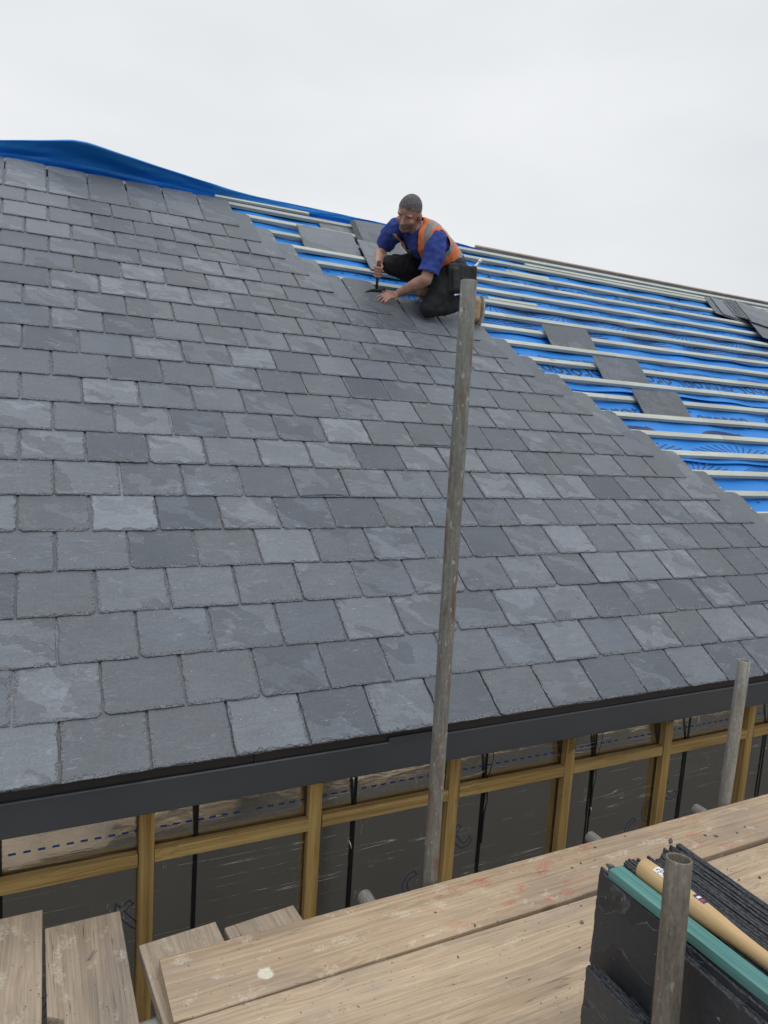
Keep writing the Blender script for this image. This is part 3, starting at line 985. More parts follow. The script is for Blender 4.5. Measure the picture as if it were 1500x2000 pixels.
# the short boards run at right angles: local x points away from the wall
board('short scaffold board at the far left, its end pitted with small dark holes', 1.5, 0.225, 0.038, -0.158, 0.062, ZL, R_(-90.5), M['board_grey'], GBd, seed=5)
board('short scaffold board with a notch and two nails lying on it', 1.5, 0.205, 0.038, 0.062, -0.024, ZL, R_(-89.5), M['board_grey'], GBd, notch=(0.325, 0.036), seed=6)
board('short scaffold board lapped by the long boards, split at its end', 1.5, 0.222, 0.038, 0.309, -0.180, ZL, R_(-85.5), M['board_grey'], GBd, seed=7)
board('short scaffold board barely showing behind the long boards, right of the split one', 1.5, 0.222, 0.038, 0.548, -0.196, ZL, R_(-84.5), M['board_grey'], GBd, seed=8)

def hollow_tube(name, label, p0, p1, mat, rad=0.02415, wall=0.004, cat='scaffold pole', group=None, dent=0.0):
    p0, p1 = Vector(p0), Vector(p1)
    L = (p1 - p0).length
    b = MB()
    n, m_ = 32, 24
    rg = random.Random(int(p0.x * 100))
    def ring(r, z, jag=0.0):
        return [Vector((math.cos(2 * math.pi * j / n) * r * (1 + 0.012 * noise.noise(Vector((j * 0.3, z * 3, p0.x)))), math.sin(2 * math.pi * j / n) * r, z + jag * noise.noise(Vector((j * 0.8, 3, p0.x))))) for j in range(n)]
    R1 = [ring(rad, 0.0)] + [ring(rad, L * i / m_) for i in range(1, m_)] + [ring(rad, L - 0.0015, dent), ring(rad - 0.001, L, dent), ring(rad - wall + 0.0006, L, dent), ring(rad - wall, L - 0.002, dent), ring(rad - wall, 0.0)]
    b.loft(R1, caps=False)
    o = b.build(name, mat, None, smooth=True, loc=p0)
    o.rotation_euler = (p1 - p0).to_track_quat('Z', 'Y').to_euler()
    for p in o.data.polygons:
        if abs(p.normal.z) > 0.6:
            p.use_smooth = False
    return tag(o, label, cat, group)
SP = 'upright scaffold poles'
d = Vector((1.085, -0.252, 1.513)) - Vector((1.098, -0.270, -0.36))
top = Vector((1.085, -0.252, 1.513))
hollow_tube('scaffold_pole', 'tall weathered scaffold pole rising in front of the slates, streaked with rust', top - d * ((top.z - GROUND_Z) / d.z), top, M['pole_dark'], group=SP, dent=0.002)
top, bot = Vector((2.512, -0.266, 0.218)), Vector((2.500, -0.270, -0.38))
d = top - bot
hollow_tube('scaffold_pole', 'pale galvanised scaffold pole ending just above the fascia on the right', top - d * ((top.z - GROUND_Z) / d.z), top, M['pole_grey'], group=SP)
top, bot = Vector((1.030, -1.243, 0.310)), Vector((1.006, -1.276, 0.012))
d = top - bot
hollow_tube('scaffold_pole', 'short brown scaffold pole standing against the stacked slates, open top', top - d * ((top.z - GROUND_Z) / d.z), top, M['pole_brown'], group=SP)
for k, (x, lab) in enumerate(((0.897, 'scaffold tube end poking out from under the boards left of the tall pole'),
                              (1.850, 'scaffold tube end poking out from under the boards right of the tall pole'),
                              (2.425, 'scaffold tube end poking out beside the galvanised pole'))):
    hollow_tube('scaffold_tube', lab, (x, -2.6, -0.4485), (x, -0.195, -0.4485), M['pole_grey'], cat='scaffold tube', group='scaffold tubes under the boards')
hollow_tube('scaffold_tube', 'scaffold tube running level under the short boards at the left', (-1.5, -0.42, -0.4875), (0.86, -0.42, -0.4875), M['pole_grey'], cat='scaffold tube', group='scaffold tubes under the boards')

# ================================================================== slates stacked on edge
GS = 'slates stacked on edge on the boards'
LBL_STACK = 'dark slate standing on edge in the stack on the scaffold boards'
def slate_obj(name, wd, L, t, seed, mat, clip=0.0, fine=None, chip=1.0):
    rg = random.Random(seed)
    vs, fs = slate_geo(rg, wd, L, t, L * 0.98 if fine is None else fine, 0.007, clip_tail=clip, clip_head=clip, chip=chip)
    b = MB()
    b.add(vs, fs, rim(fs), rnd3(rg), vs)
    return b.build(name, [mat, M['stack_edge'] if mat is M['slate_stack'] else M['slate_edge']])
def place_edge(o, x, yfar, ztop, wd, lean=0.0, yaw=0.0):
    # local x -> -Y, local y (tail..head) -> down, local z (dressed face) -> -X
    mt = Matrix(((0, 0, -1, x), (-1, 0, 0, yfar - wd / 2), (0, -1, 0, ztop), (0, 0, 0, 1)))
    o.matrix_world = mt @ Matrix.Rotation(yaw, 4, 'Y') @ Matrix.Rotation(lean, 4, 'X')
rg = random.Random(5)
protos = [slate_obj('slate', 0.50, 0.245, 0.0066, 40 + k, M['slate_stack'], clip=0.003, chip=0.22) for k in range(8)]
ZB = BZ + 0.0015
n = 0
for tier in (0, 1):
    x = 1.080
    while x < 1.352:
        src = protos[n % 8]
        o = src if n < 8 else src.copy()
        if n >= 8:
            COL.objects.link(o)
        zt = ZB + 0.2462 + tier * 0.2535 + rg.uniform(-0.0005, 0.0035) * (1 if tier else 0.3)
        place_edge(o, x, -1.002 + rg.uniform(-0.016, 0.010) + 0.02 * (x - 1.08), zt, 0.50, rg.uniform(-0.004, 0.004), rg.uniform(-0.003, 0.003))
        tag(o, 'dark slate on edge in the upper row of the stack on the scaffold boards' if tier else 'dark slate on edge in the lower row of the stack on the scaffold boards', 'slate', GS)
        if x == 1.080:
            o['label'] = 'broad dark face of the foremost upper slate, under the blue green batten' if tier else 'foremost slate of the lower row in the stack, behind the low cut bundle'
        x += 0.0101 + rg.uniform(-0.0006, 0.0014)
        n += 1
# slates standing in front: two taller ones to the right of the pole, four shorter ones to the left
for k in range(2):
    o = slate_obj('slate', 0.30, 0.487, 0.0070, 70 + k, M['slate_stack'], clip=0.01, chip=0.6)
    place_edge(o, 1.0715 - 0.0082 * k + 0.0001, -1.186 - 0.006 * k, ZB + 0.487, 0.30)
    tag(o, ('scratched dark slate behind the short pole, tucked under the batten' if k else 'dark slate between the foremost upper slate and the scratched one'), 'slate', GS)
for k in range(4):
    o = slate_obj('slate', 0.165, 0.308, 0.0062, 80 + k, M['slate_stack'], clip=0.006, chip=0.5)
    place_edge(o, 1.0545 - 0.0072 * k, -1.040 + rg.uniform(-0.006, 0.006), ZB + 0.308 + rg.uniform(-0.002, 0.003), 0.165, 0, rg.uniform(-0.006, 0.006))
    tag(o, 'short cut slate in the low bundle left of the short pole', 'slate', GS)

# batten lying on the stack
ZT = ZB + 0.498 + 0.0070
b = MB()
b.box((0, -0.55, 0.0105), (0.0195, 0, 0), (0, 0.55, 0), (0, 0, 0.0105), 0, 0.0018)
o = b.build('timber_batten', M['teal'], None, loc=(1.0955, -1.033, ZT), rot=(0, 0, R_(2.0)))
tag(o, 'blue green dyed timber batten lying along the edge of the slate stack', 'batten')

# wooden tool handle lying on the slates
b = MB()
prof_h = [(0.0, 0.017, 0.020), (0.004, 0.0215, 0.0245), (0.05, 0.0225, 0.026), (0.10, 0.0225, 0.026), (0.15, 0.0215, 0.0245), (0.19, 0.0195, 0.021), (0.225, 0.0165, 0.0175), (0.27, 0.0140, 0.0150), (0.33, 0.0128, 0.0142), (0.45, 0.0125, 0.0145), (0.60, 0.0130, 0.0155), (0.66, 0.0150, 0.0185), (0.69, 0.0140, 0.017)]
rings = []
for yy, rx, rz in prof_h:
    rings.append([Vector((math.cos(2 * math.pi * j / 24) * rx, -yy, math.sin(2 * math.pi * j / 24) * rz)) for j in range(24)])
b.loft(rings)
hd = empty('tool_handle', (1.1435, -1.062, ZT + 0.0262))
hd.rotation_euler = (R_(0.9), 0, R_(3.5))
tag(hd, 'pale wooden tool handle with two stickers, lying on the stacked slates', 'tool handle')
o = b.build('shaft', M['handle'], hd, smooth=True)
def sticker(name, y0, y1, a0, a1, col, dr, rot=0.0):
    def R(yy):
        for (ya, xa, za), (yb, xb, zb) in zip(prof_h, prof_h[1:]):
            if ya <= yy <= yb:
                f = (yy - ya) / (yb - ya)
                return xa + (xb - xa) * f, za + (zb - za) * f
    bb = MB()
    vs, fs = [], []
    ny, na = 10, 10
    for i in range(ny + 1):
        for j in range(na + 1):
            yy = y0 + (y1 - y0) * i / ny
            an = a0 + (a1 - a0) * j / na + rot * (i / ny - 0.5)
            rx, rz = R(yy)
            vs.append((math.cos(an) * (rx + dr), -yy, math.sin(an) * (rz + dr)))
    for i in range(ny):
        for j in range(na):
            a = i * (na + 1) + j
            fs.append((a, a + 1, a + na + 2, a + na + 1))
    bb.add(vs, fs)
    return bb.build(name, col, hd, smooth=True)
M['paper'] = plain('white sticker', (0.74, 0.74, 0.75), 0.5, var=0.04)
M['navy'] = plain('navy sticker', (0.025, 0.03, 0.14), 0.4, var=0.05)
M['redink'] = plain('red sticker stripe', (0.38, 0.03, 0.04), 0.4, var=0.05)
s1 = sticker('sticker', 0.038, 0.082, R_(62), R_(122), M['paper'], 0.0004)
bb = MB()
rg2 = random.Random(3)
for k in range(46):
    yy = 0.042 + rg2.random() * 0.034
    an = R_(66 + rg2.random() * 50)
    c = Vector((math.cos(an) * 0.0232, -yy, math.sin(an) * 0.0267))
    tx = Vector((-math.sin(an), 0, math.cos(an)))
    bb.box(c, tx * rg2.uniform(0.0006, 0.0022), Vector((0, 0.0006, 0)), Vector((math.cos(an), 0, math.sin(an))) * 0.0003)
bb.build('sticker_print', M['ink_black'], s1)
s2 = sticker('sticker', 0.132, 0.158, R_(62), R_(104), M['navy'], 0.0004)
s2['label'] = 'navy sticker with red and white stripes'
b2 = sticker('sticker_stripe', 0.1385, 0.144, R_(66), R_(100), M['paper'], 0.0008); b2.parent = s2
b2 = sticker('sticker_stripe', 0.1475, 0.154, R_(66), R_(100), M['redink'], 0.0008); b2.parent = s2

# ---- bits on the boards
M['chip'] = slate_mat('slate chip', (0.085, 0.095, 0.108), 0.1)
def chip(x, y, s, seed, label):
    rg = random.Random(seed)
    n = rg.randint(4, 6)
    b = MB()
    ring = []
    for k in range(n):
        a = 2 * math.pi * k / n + rg.uniform(-0.35, 0.35)
        r = s * rg.uniform(0.45, 1.0)
        ring.append((math.cos(a) * r * 1.3, math.sin(a) * r * 0.8))
    vs = [(p[0], p[1], 0) for p in ring] + [(p[0] * 0.86, p[1] * 0.86, s * 0.28) for p in ring]
    fs = [tuple(range(n - 1, -1, -1)), tuple(range(n, 2 * n))] + [(k, (k + 1) % n, n + (k + 1) % n, n + k) for k in range(n)]
    b.add(vs, fs, 0, rnd3(rg), vs)
    o = b.build('slate_chip', M['chip'], None, loc=(x, y, BZ + 0.0012), rot=(0, 0, rg.uniform(0, 6)))
    tag(o, label, 'slate chip', 'slate chips on the boards')
chip(2.043, -0.404, 0.020, 1, 'largest slate chip, lying on the boards beyond the slate stack')
chip(1.712, -0.440, 0.021, 2, 'long pointed slate chip at the left corner of the slate stack')
for k, (x, y, s) in enumerate([(2.202, -0.424, 0.008), (2.236, -0.441, 0.009), (1.743, -0.333, 0.006), (1.63, -0.388, 0.006), (1.582, -0.397, 0.006), (1.429, -0.62, 0.009), (1.903, -0.318, 0.005),
                               (2.337, -0.456, 0.006), (2.169, -0.674, 0.008), (2.088, -0.655, 0.006), (1.114, -0.512, 0.006), (1.03, -0.42, 0.005), (2.404, -0.437, 0.006), (1.35, -0.70, 0.005), (1.48, -0.56, 0.004), (1.0, -0.60, 0.004), (1.66, -0.46, 0.007), (1.69, -0.39, 0.004), (2.10, -0.60, 0.004)]):
    chip(x, y, s, 10 + k, 'tiny dark slate crumb lying on the scaffold boards')
M['steel'] = plain('bright steel', (0.55, 0.54, 0.52), 0.35, metal=0.9, var=0.1)
for k, (dx, lab) in enumerate(((0.0, 'loose wire nail on the notched board, the right one of two'), (-0.006, 'loose wire nail on the notched board, the left one of two'))):
    b = MB()
    b.tube([(-0.019, 0, 0), (0.017, 0, 0)], 0.0012, 8)
    b.tube([(-0.020, 0, 0), (-0.019, 0, 0)], 0.003, 10)
    o = b.build('nail', M['steel'], None, loc=(0.080 + dx, -0.181 - dx * 0.2, ZL + 0.0028), rot=(0, 0, R_(56 + 4 * k)))
    tag(o, lab, 'nail', 'nails on the notched board')

# ================================================================== loose slates on the roof
GL = 'loose slates waiting on the roof battens'
def place_roof(o, u, v, h, ang=0.0, pitch=0.0, roll=0.0):
    """local x -> along the eaves, y -> up the slope, z -> roof normal"""
    A = Matrix((X, S, N)).transposed().to_4x4()
    o.matrix_world = Matrix.Translation(RP(u, v, h)) @ A @ Matrix.Rotation(ang, 4, 'Z') @ Matrix.Rotation(pitch, 4, 'X') @ Matrix.Rotation(roll, 4, 'Y')
def loose(label, u0, u1, v, seed, ang=0.0, L=0.25, h=-0.0415, pitch=0.175, roll=0.0, mat='slate'):
    o = slate_obj('slate', u1 - u0, L, 0.0065, seed, M[mat], clip=0.012)
    place_roof(o, (u0 + u1) / 2, v, h, ang, pitch, roll)
    return tag(o, label, 'slate', GL)
# each rests with its lower edge behind one batten and leans over the next one up
loose('loose slate lying on the battens, highest of the three right of the slating', 3.53, 4.005, bat_v(12) + 0.034, 201, R_(2.6), 0.25, pitch=0.23)
loose('loose slate lying on the battens, middle of the three right of the slating', 3.785, 4.265, bat_v(10) + 0.034, 202, R_(1.2), 0.25, pitch=0.23)
loose('loose slate lying on the battens, lowest of the three right of the slating', 3.895, 4.38, bat_v(8) + 0.034, 203, R_(0.6), 0.25, pitch=0.23)
loose('wide loose slate with pale blotches, left of the roofer behind his hammer', 1.765, 2.245, bat_v(17) + 0.034, 204, R_(0.5), 0.33, pitch=0.13)
loose('loose slate tucked under the top batten, left of the roofer', 2.015, 2.35, bat_v(19) + 0.034, 205, R_(0.5), 0.125, h=-0.043, pitch=0.04)
for k in range(4):
    o = loose('slate in the small leaning pile behind the roofer, under the ridge', 2.29 + 0.010 * k, 2.68 + 0.008 * k, bat_v(18) + 0.034, 210 + k, R_(0.3 * k), 0.36, -0.0405 + 0.0085 * k, 0.14)
loose('upright loose slate right behind the hammering arm', 2.225, 2.475, bat_v(16) - 0.015, 220, R_(-4), 0.50, -0.012, 0.012)
loose('pale loose slate behind the roofer\'s chest', 2.49, 2.80, bat_v(16) + 0.06, 221, R_(2), 0.40, -0.013, 0.006)
# fanned pile at the right
GR = 'slates fanned out near the ridge at the right'
fan = [(6.315, 4.060, 0.000, 0.36), (6.405, 4.045, 0.010, 0.37), (6.575, 4.03, 0.018, 0.36), (6.590, 4.00, 0.025, 0.37), (6.600, 3.985, 0.032, 0.38), (6.615, 3.97, 0.039, 0.38), (6.632, 3.94, 0.046, 0.42), (6.548, 3.58, 0.038, 0.50), (6.640, 3.87, 0.055, 0.46)]
for k, (u, v, h, L) in enumerate(fan):
    wd = 0.52
    an = R_(-19.5 + (k * 37 % 5 - 2) * 0.35)
    o = slate_obj('slate', wd, L + (0.05 if k != 7 else 0), 0.0065, 230 + k, M['slate'], clip=0.006)
    place_roof(o, u + wd / 2 * math.cos(an), v + 0.012 + wd / 2 * math.sin(an), -0.0195 + h, an, 0.0)
    lab = {0: 'slate at the left end of the fan below the ridge', 1: 'second slate in the fan below the ridge, counted from its left end', 7: 'lowest slate of the fan, hanging down over the battens at the right edge', 8: 'topmost slate of the fan below the ridge, lying over the rest'}.get(k, 'slate edge showing in the middle of the fan below the ridge')
    tag(o, lab, 'slate', GR)

# ================================================================== roofer
J = {k: Vector(v) for k, v in {
    'Lknee': (2.434, 2.438, 1.886), 'Lankle': (2.797, 2.505, 1.995), 'Ltoe': (2.872, 2.505, 1.868), 'Lheel': (2.906, 2.547, 2.041),
    'Lhip': (2.625, 2.457, 2.172), 'Rhip': (2.613, 2.697, 2.237), 'Rknee': (2.218, 2.660, 2.192), 'Rankle': (2.60, 2.73, 2.115), 'Rtoe': (2.50, 2.72, 2.035),
    'pelvis': (2.641, 2.591, 2.217), 'waist': (2.553, 2.554, 2.284), 'chest': (2.378, 2.494, 2.359), 'neckb': (2.304, 2.473, 2.429), 'head': (2.236, 2.441, 2.518),
    'Lsh': (2.417, 2.336, 2.335), 'Rsh': (2.227, 2.647, 2.437), 'Lelb': (2.348, 2.353, 2.062), 'Lwri': (2.260, 2.608, 1.987), 'Relb': (2.205, 2.800, 2.317),
    'Rwri': (2.105, 2.624, 2.173), 'hamtop': (2.085, 2.575, 2.165), 'hamh': (2.113, 2.650, 1.998)}.items()}

class Blob:
    """closed rounded pieces that are fused into one continuous surface"""
    def __init__(s):
        s.b = MB()
    def cap(s, p0, r0, p1, r1, n=16):
        p0, p1 = Vector(p0), Vector(p1)
        t = (p1 - p0).normalized()
        pts, rad = [], []
        for i in range(5):
            a = math.pi / 2 * (1 - i / 4)
            pts.append(p0 - t * r0 * math.sin(a)); rad.append(max(0.0008, r0 * math.cos(a)))
        for f in (0.25, 0.5, 0.75):
            pts.append(p0.lerp(p1, f)); rad.append(r0 + (r1 - r0) * f)
        for i in range(5):
            a = math.pi / 2 * i / 4
            pts.append(p1 + t * r1 * math.sin(a)); rad.append(max(0.0008, r1 * math.cos(a)))
        s.b.tube(pts, rad, n)
    def chain(s, pts):
        for (p0, r0), (p1, r1) in zip(pts, pts[1:]):
            s.cap(p0, r0, p1, r1)
    def ell(s, c, ax, ay, az):
        c, ax, ay, az = Vector(c), Vector(ax), Vector(ay), Vector(az)
        rings = []
        for i in range(1, 12):
            a = math.pi * i / 12
            rings.append([c + az * -math.cos(a) + (ax * math.cos(2 * math.pi * j / 20) + ay * math.sin(2 * math.pi * j / 20)) * math.sin(a) for j in range(20)])
        s.b.loft(rings)
    def rings(s, lst):
        s.b.loft([[c + l * math.cos(2 * math.pi * j / 28) + f * math.sin(2 * math.pi * j / 28) for j in range(28)] for c, l, f in lst])
    def solve(s, voxel, smooth=4, fac=0.5):
        me = bpy.data.meshes.new('tmp')
        me.from_pydata(s.b.v, [], s.b.f)
        bm = bmesh.new(); bm.from_mesh(me)
        bmesh.ops.recalc_face_normals(bm, faces=bm.faces)
        bm.to_mesh(me); bm.free()
        o = bpy.data.objects.new('tmp', me)
        COL.objects.link(o)
        r = o.modifiers.new('r', 'REMESH'); r.mode = 'VOXEL'; r.voxel_size = voxel
        if smooth:
            q = o.modifiers.new('s', 'SMOOTH'); q.factor = fac; q.iterations = smooth
        bpy.context.view_layer.update()
        out = bpy.data.meshes.new_from_object(o.evaluated_get(bpy.context.evaluated_depsgraph_get()))
        bpy.data.objects.remove(o); bpy.data.meshes.remove(me)
        return out

def finish(me, name, mats, parent, matfn=None, keep=None, wrinkle=0.0, wsc=14.0, smooth=True):
    if wrinkle:
        nr = [v.normal.copy() for v in me.vertices]
        for v, q in zip(me.vertices, nr):
            c = v.co
            v.co = c + q * wrinkle * (noise.noise(Vector((c.x * wsc, c.y * wsc, c.z * wsc * 0.6))) + 0.6 * noise.noise(Vector((c.x * wsc * 2.3 + 5, c.y * wsc * 1.1, c.z * wsc * 2.2))))
    if keep:
        bm = bmesh.new(); bm.from_mesh(me)
        bmesh.ops.delete(bm, geom=[f for f in bm.faces if not keep(f.calc_center_median())], context='FACES')
        bm.to_mesh(me); bm.free()
    me.name = name
    me.materials.clear()
    for m_ in mats:
        me.materials.append(m_)
    for p in me.polygons:
        p.use_smooth = smooth
        p.material_index = matfn(p.center) if matfn else 0
    return link(name, me, parent)

def unit(v):
    return v.normalized()
lat = unit(J['Lsh'] - J['Rsh'])
hipl = unit(J['Lhip'] - J['Rhip'])
spine = unit(J['neckb'] - J['pelvis'])
lat = unit(lat - spine * lat.dot(spine))
fw = lat.cross(spine)
plat = unit(hipl - spine * hipl.dot(spine))
pfw = plat.cross(spine)
CR = Matrix(CAM_R)
hu = unit(CR @ Vector((0.10, -0.66, -0.745)))
hf = CR @ Vector((-0.46, 0.66, -0.60))
hf = unit(hf - hu * hf.dot(hu))
hl = hu.cross(hf)
HC = J['head']

M['skin'] = plain('weathered skin', (0.43, 0.235, 0.175), 0.5, var=0.2, scale=30)
M['stubble'] = plain('stubbled skin', (0.25, 0.145, 0.115), 0.6, var=0.2, scale=60)
M['hair'] = plain('cropped grey hair', (0.105, 0.103, 0.108), 0.9, var=0.6, scale=110, bump=0.8, bscale=350, bdist=0.003)
M['tee'] = plain('royal blue cotton', (0.026, 0.052, 0.25), 0.9, var=0.25, scale=10, bump=0.2, bscale=30, bdist=0.01)
M['orange'] = plain('orange safety cloth', (0.70, 0.175, 0.06), 0.75, var=0.25, scale=12)
M['reflect'] = plain('grey reflective tape', (0.23, 0.22, 0.21), 0.45, var=0.2, scale=15)
M['trouser'] = plain('black work trousers', (0.011, 0.012, 0.015), 0.85, var=0.3, scale=9, bump=0.2, bscale=40, bdist=0.01)
M['boot'] = plain('tan leather boot', (0.33, 0.22, 0.125), 0.65, var=0.25, scale=20)
M['sole'] = plain('pale boot sole', (0.30, 0.26, 0.20), 0.8, var=0.2, scale=30)
M['pouch'] = plain('black pouch cloth', (0.022, 0.023, 0.026), 0.75, var=0.35, scale=18)
M['greentag'] = plain('green tag', (0.05, 0.30, 0.10), 0.5)

person = tag(empty('person', RP(2.55, 15.6 * G, -0.015)), 'roofer in orange vest and blue shirt kneeling on the slates, hammering', 'person')
P0 = person.location.copy()

def torso(b, k=1.0, add=0.0):
    pv, wa, ch, nb = J['pelvis'], J['waist'], J['chest'], J['neckb']
    def rg_(c, l, f, L, F):
        return (c, l * (L * k + add), f * (F * k + add))
    b.rings([rg_(pv - spine * 0.10, plat, pfw, 0.115, 0.09), rg_(pv - spine * 0.03, plat, pfw, 0.165, 0.125), rg_(pv.lerp(wa, 0.7), plat, pfw, 0.160, 0.125),
             rg_(wa.lerp(ch, 0.3), lat, fw, 0.152, 0.118), rg_(wa.lerp(ch, 0.75), lat, fw, 0.166, 0.125), rg_(ch.lerp(nb, 0.25), lat, fw, 0.172, 0.112), rg_(ch.lerp(nb, 0.75), lat, fw, 0.150, 0.085), rg_(nb + spine * 0.015, lat, fw, 0.085, 0.062)])

def finger(b, root, d0, nrm, ln, r=0.0088, curl=(0.3, 0.5, 0.4)):
    """three phalanges bending towards nrm"""
    ax = unit(d0.cross(nrm))
    p, d = root, d0.copy()
    pts = [(p, r * 1.08)]
    for k, (seg, c) in enumerate(zip((0.45, 0.31, 0.24), curl)):
        d = Matrix.Rotation(c, 3, ax) @ d
        p = p + d * ln * seg
        pts.append((p, r * (1.0 - 0.09 * (k + 1))))
    b.chain(pts)

body = Blob()
torso(body, 0.82)
# neck and head
nk = J['neckb'] + spine * 0.0
body.cap(nk - spine * 0.02 + fw * 0.01, 0.062, HC - hu * 0.075 - hf * 0.012, 0.056)
body.ell(HC + hu * 0.012, hl * 0.077, hf * 0.099, hu * 0.092)
body.ell(HC + hf * 0.034 - hu * 0.052, hl * 0.062, hf * 0.062, hu * 0.070)
body.ell(HC + hf * 0.062 - hu * 0.108, hl * 0.032, hf * 0.030, hu * 0.026)
for sg in (-1, 1):
    body.cap(HC + hl * 0.045 * sg - hu * 0.070 - hf * 0.012, 0.024, HC + hl * 0.022 * sg - hu * 0.110 + hf * 0.056, 0.020)
    body.ell(HC + hl * 0.041 * sg + hf * 0.068 - hu * 0.044, hl * 0.024, hf * 0.020, hu * 0.020)
    body.ell(HC + hl * 0.032 * sg + hf * 0.086 + hu * 0.004, hl * 0.026, hf * 0.012, hu * 0.008)
    body.ell(HC + hl * 0.080 * sg - hf * 0.008 - hu * 0.030, hl * 0.010, hf * 0.020, hu * 0.032)
body.cap(HC + hf * 0.094 - hu * 0.012, 0.009, HC + hf * 0.114 - hu * 0.050, 0.0125)
body.ell(HC + hf * 0.108 - hu * 0.053, hl * 0.019, hf * 0.012, hu * 0.010)
body.ell(HC + hf * 0.090 - hu * 0.078, hl * 0.027, hf * 0.010, hu * 0.005)
body.ell(HC + hf * 0.088 - hu * 0.088, hl * 0.023, hf * 0.010, hu * 0.006)
# arms
body.chain([(J['Lsh'] - lat * 0.012, 0.047), (J['Lsh'].lerp(J['Lelb'], 0.5), 0.046), (J['Lelb'], 0.042)])
body.chain([(J['Lelb'], 0.043), (J['Lelb'].lerp(J['Lwri'], 0.28), 0.046), (J['Lelb'].lerp(J['Lwri'], 0.7), 0.035), (J['Lwri'], 0.027)])
body.chain([(J['Rsh'] + lat * 0.012, 0.047), (J['Rsh'].lerp(J['Relb'], 0.5), 0.046), (J['Relb'], 0.042)])
body.chain([(J['Relb'], 0.043), (J['Relb'].lerp(J['Rwri'], 0.28), 0.046), (J['Relb'].lerp(J['Rwri'], 0.7), 0.035), (J['Rwri'], 0.027)])
# left hand flat on the slate, fingers holding its edge
hd0 = unit(Vector((2.094, 2.574, 1.930)) - J['Lwri'])
up_n = unit(N - hd0 * N.dot(hd0))
sd_ = hd0.cross(up_n)                       # towards the thumb, up the slope
if sd_.dot(S) < 0:
    sd_ = -sd_
pc = J['Lwri'] + hd0 * 0.052
body.ell(pc, hd0 * 0.058, sd_ * 0.042, up_n * 0.019)
for k, (o_, l_) in enumerate(((0.030, 0.078), (0.010, 0.086), (-0.011, 0.080), (-0.030, 0.064))):
    finger(body, J['Lwri'] + hd0 * (0.090 - 0.004 * abs(k - 1)) + sd_ * o_ + up_n * 0.004, unit(hd0 + sd_ * o_ * 3.0), -up_n, l_, 0.0088, (0.10 + 0.05 * k, 0.30, 0.25))
finger(body, J['Lwri'] + hd0 * 0.030 + sd_ * 0.034, unit(hd0 * 0.75 + sd_ * 0.75), unit(hd0 - sd_ * 0.6), 0.068, 0.0100, (0.1, 0.3, 0.3))
# right hand closed round the hammer shaft
ha = unit(J['hamtop'] - J['hamh'])
GC = J['hamh'] + ha * 0.135                 # middle of the grip
tow = J['Rwri'] - GC
tow = unit(tow - ha * tow.dot(ha))          # from the shaft towards the wrist
sdw = ha.cross(tow)
pcr = GC + tow * 0.034 + ha * 0.006
body.ell(pcr, ha * 0.046, sdw * 0.030, tow * 0.022)
body.cap(J['Rwri'], 0.027, pcr + tow * 0.012, 0.026)
for k in range(4):
    z = 0.032 - 0.0205 * k
    pts = []
    for a in range(7):
        an = math.radians(35 + a * 40) * (1 if k < 4 else 1)
        rr = 0.0245
        pts.append((GC + ha * (z - 0.001 * a) + (tow * math.cos(an) + sdw * math.sin(an)) * rr, 0.0092 - 0.0003 * a - (0.0006 if k == 3 else 0)))
    body.chain(pts)
pts = []
for a in range(4):
    an = math.radians(-35 - a * 36)
    pts.append((GC + ha * (0.040 - 0.006 * a) + (tow * math.cos(an) + sdw * math.sin(an)) * 0.026, 0.0112 - 0.0007 * a))
body.chain(pts)
# legs
body.chain([(J['Lhip'], 0.075), (J['Lknee'], 0.048), (J['Lankle'], 0.036)])
body.chain([(J['Rhip'], 0.075), (J['Rknee'], 0.048), (J['Rankle'], 0.036)])
body.chain([(J['Lankle'], 0.034), (J['Ltoe'] - (J['Ltoe'] - J['Lankle']) * 0.2, 0.030)])
body.chain([(J['Rankle'], 0.034), (J['Rtoe'] - (J['Rtoe'] - J['Rankle']) * 0.2, 0.030)])
def head_mat(c):
    q = c - HC
    a, b_, d = q.dot(hl), q.dot(hf), q.dot(hu)
    if q.length < 0.17 and b_ > -0.03 and d < -0.055 and abs(a) < 0.08 and not (b_ > 0.096 and d > -0.066):
        return 1
    if q.length < 0.15 and b_ > 0.066 and -0.010 < d < 0.006 and 0.012 < abs(a) < 0.052:
        return 1
    return 0
bd = finish(body.solve(0.0048, 3), 'body', [M['skin'], M['stubble']], None, head_mat)
hb = Blob()
hb.ell(HC + hu * 0.013, hl * 0.0795, hf * 0.1010, hu * 0.0945)
M['fade'] = plain('faded hair at the sides', (0.17, 0.135, 0.12), 0.8, var=0.35, scale=120)
hair = finish(hb.solve(0.005, 2), 'hair', [M['hair'], M['fade']], None, matfn=lambda c: 1 if (c - HC).dot(hu) < 0.026 + 0.46 * (c - HC).dot(hf) + 0.02 * noise.noise(c * 130) and abs((c - HC).dot(hl)) > 0.035 else 0, keep=lambda c: (c - HC).dot(hu) > 0.006 + 0.46 * (c - HC).dot(hf) + 0.020 * noise.noise(c * 150) + 0.006 * noise.noise(c * 45))
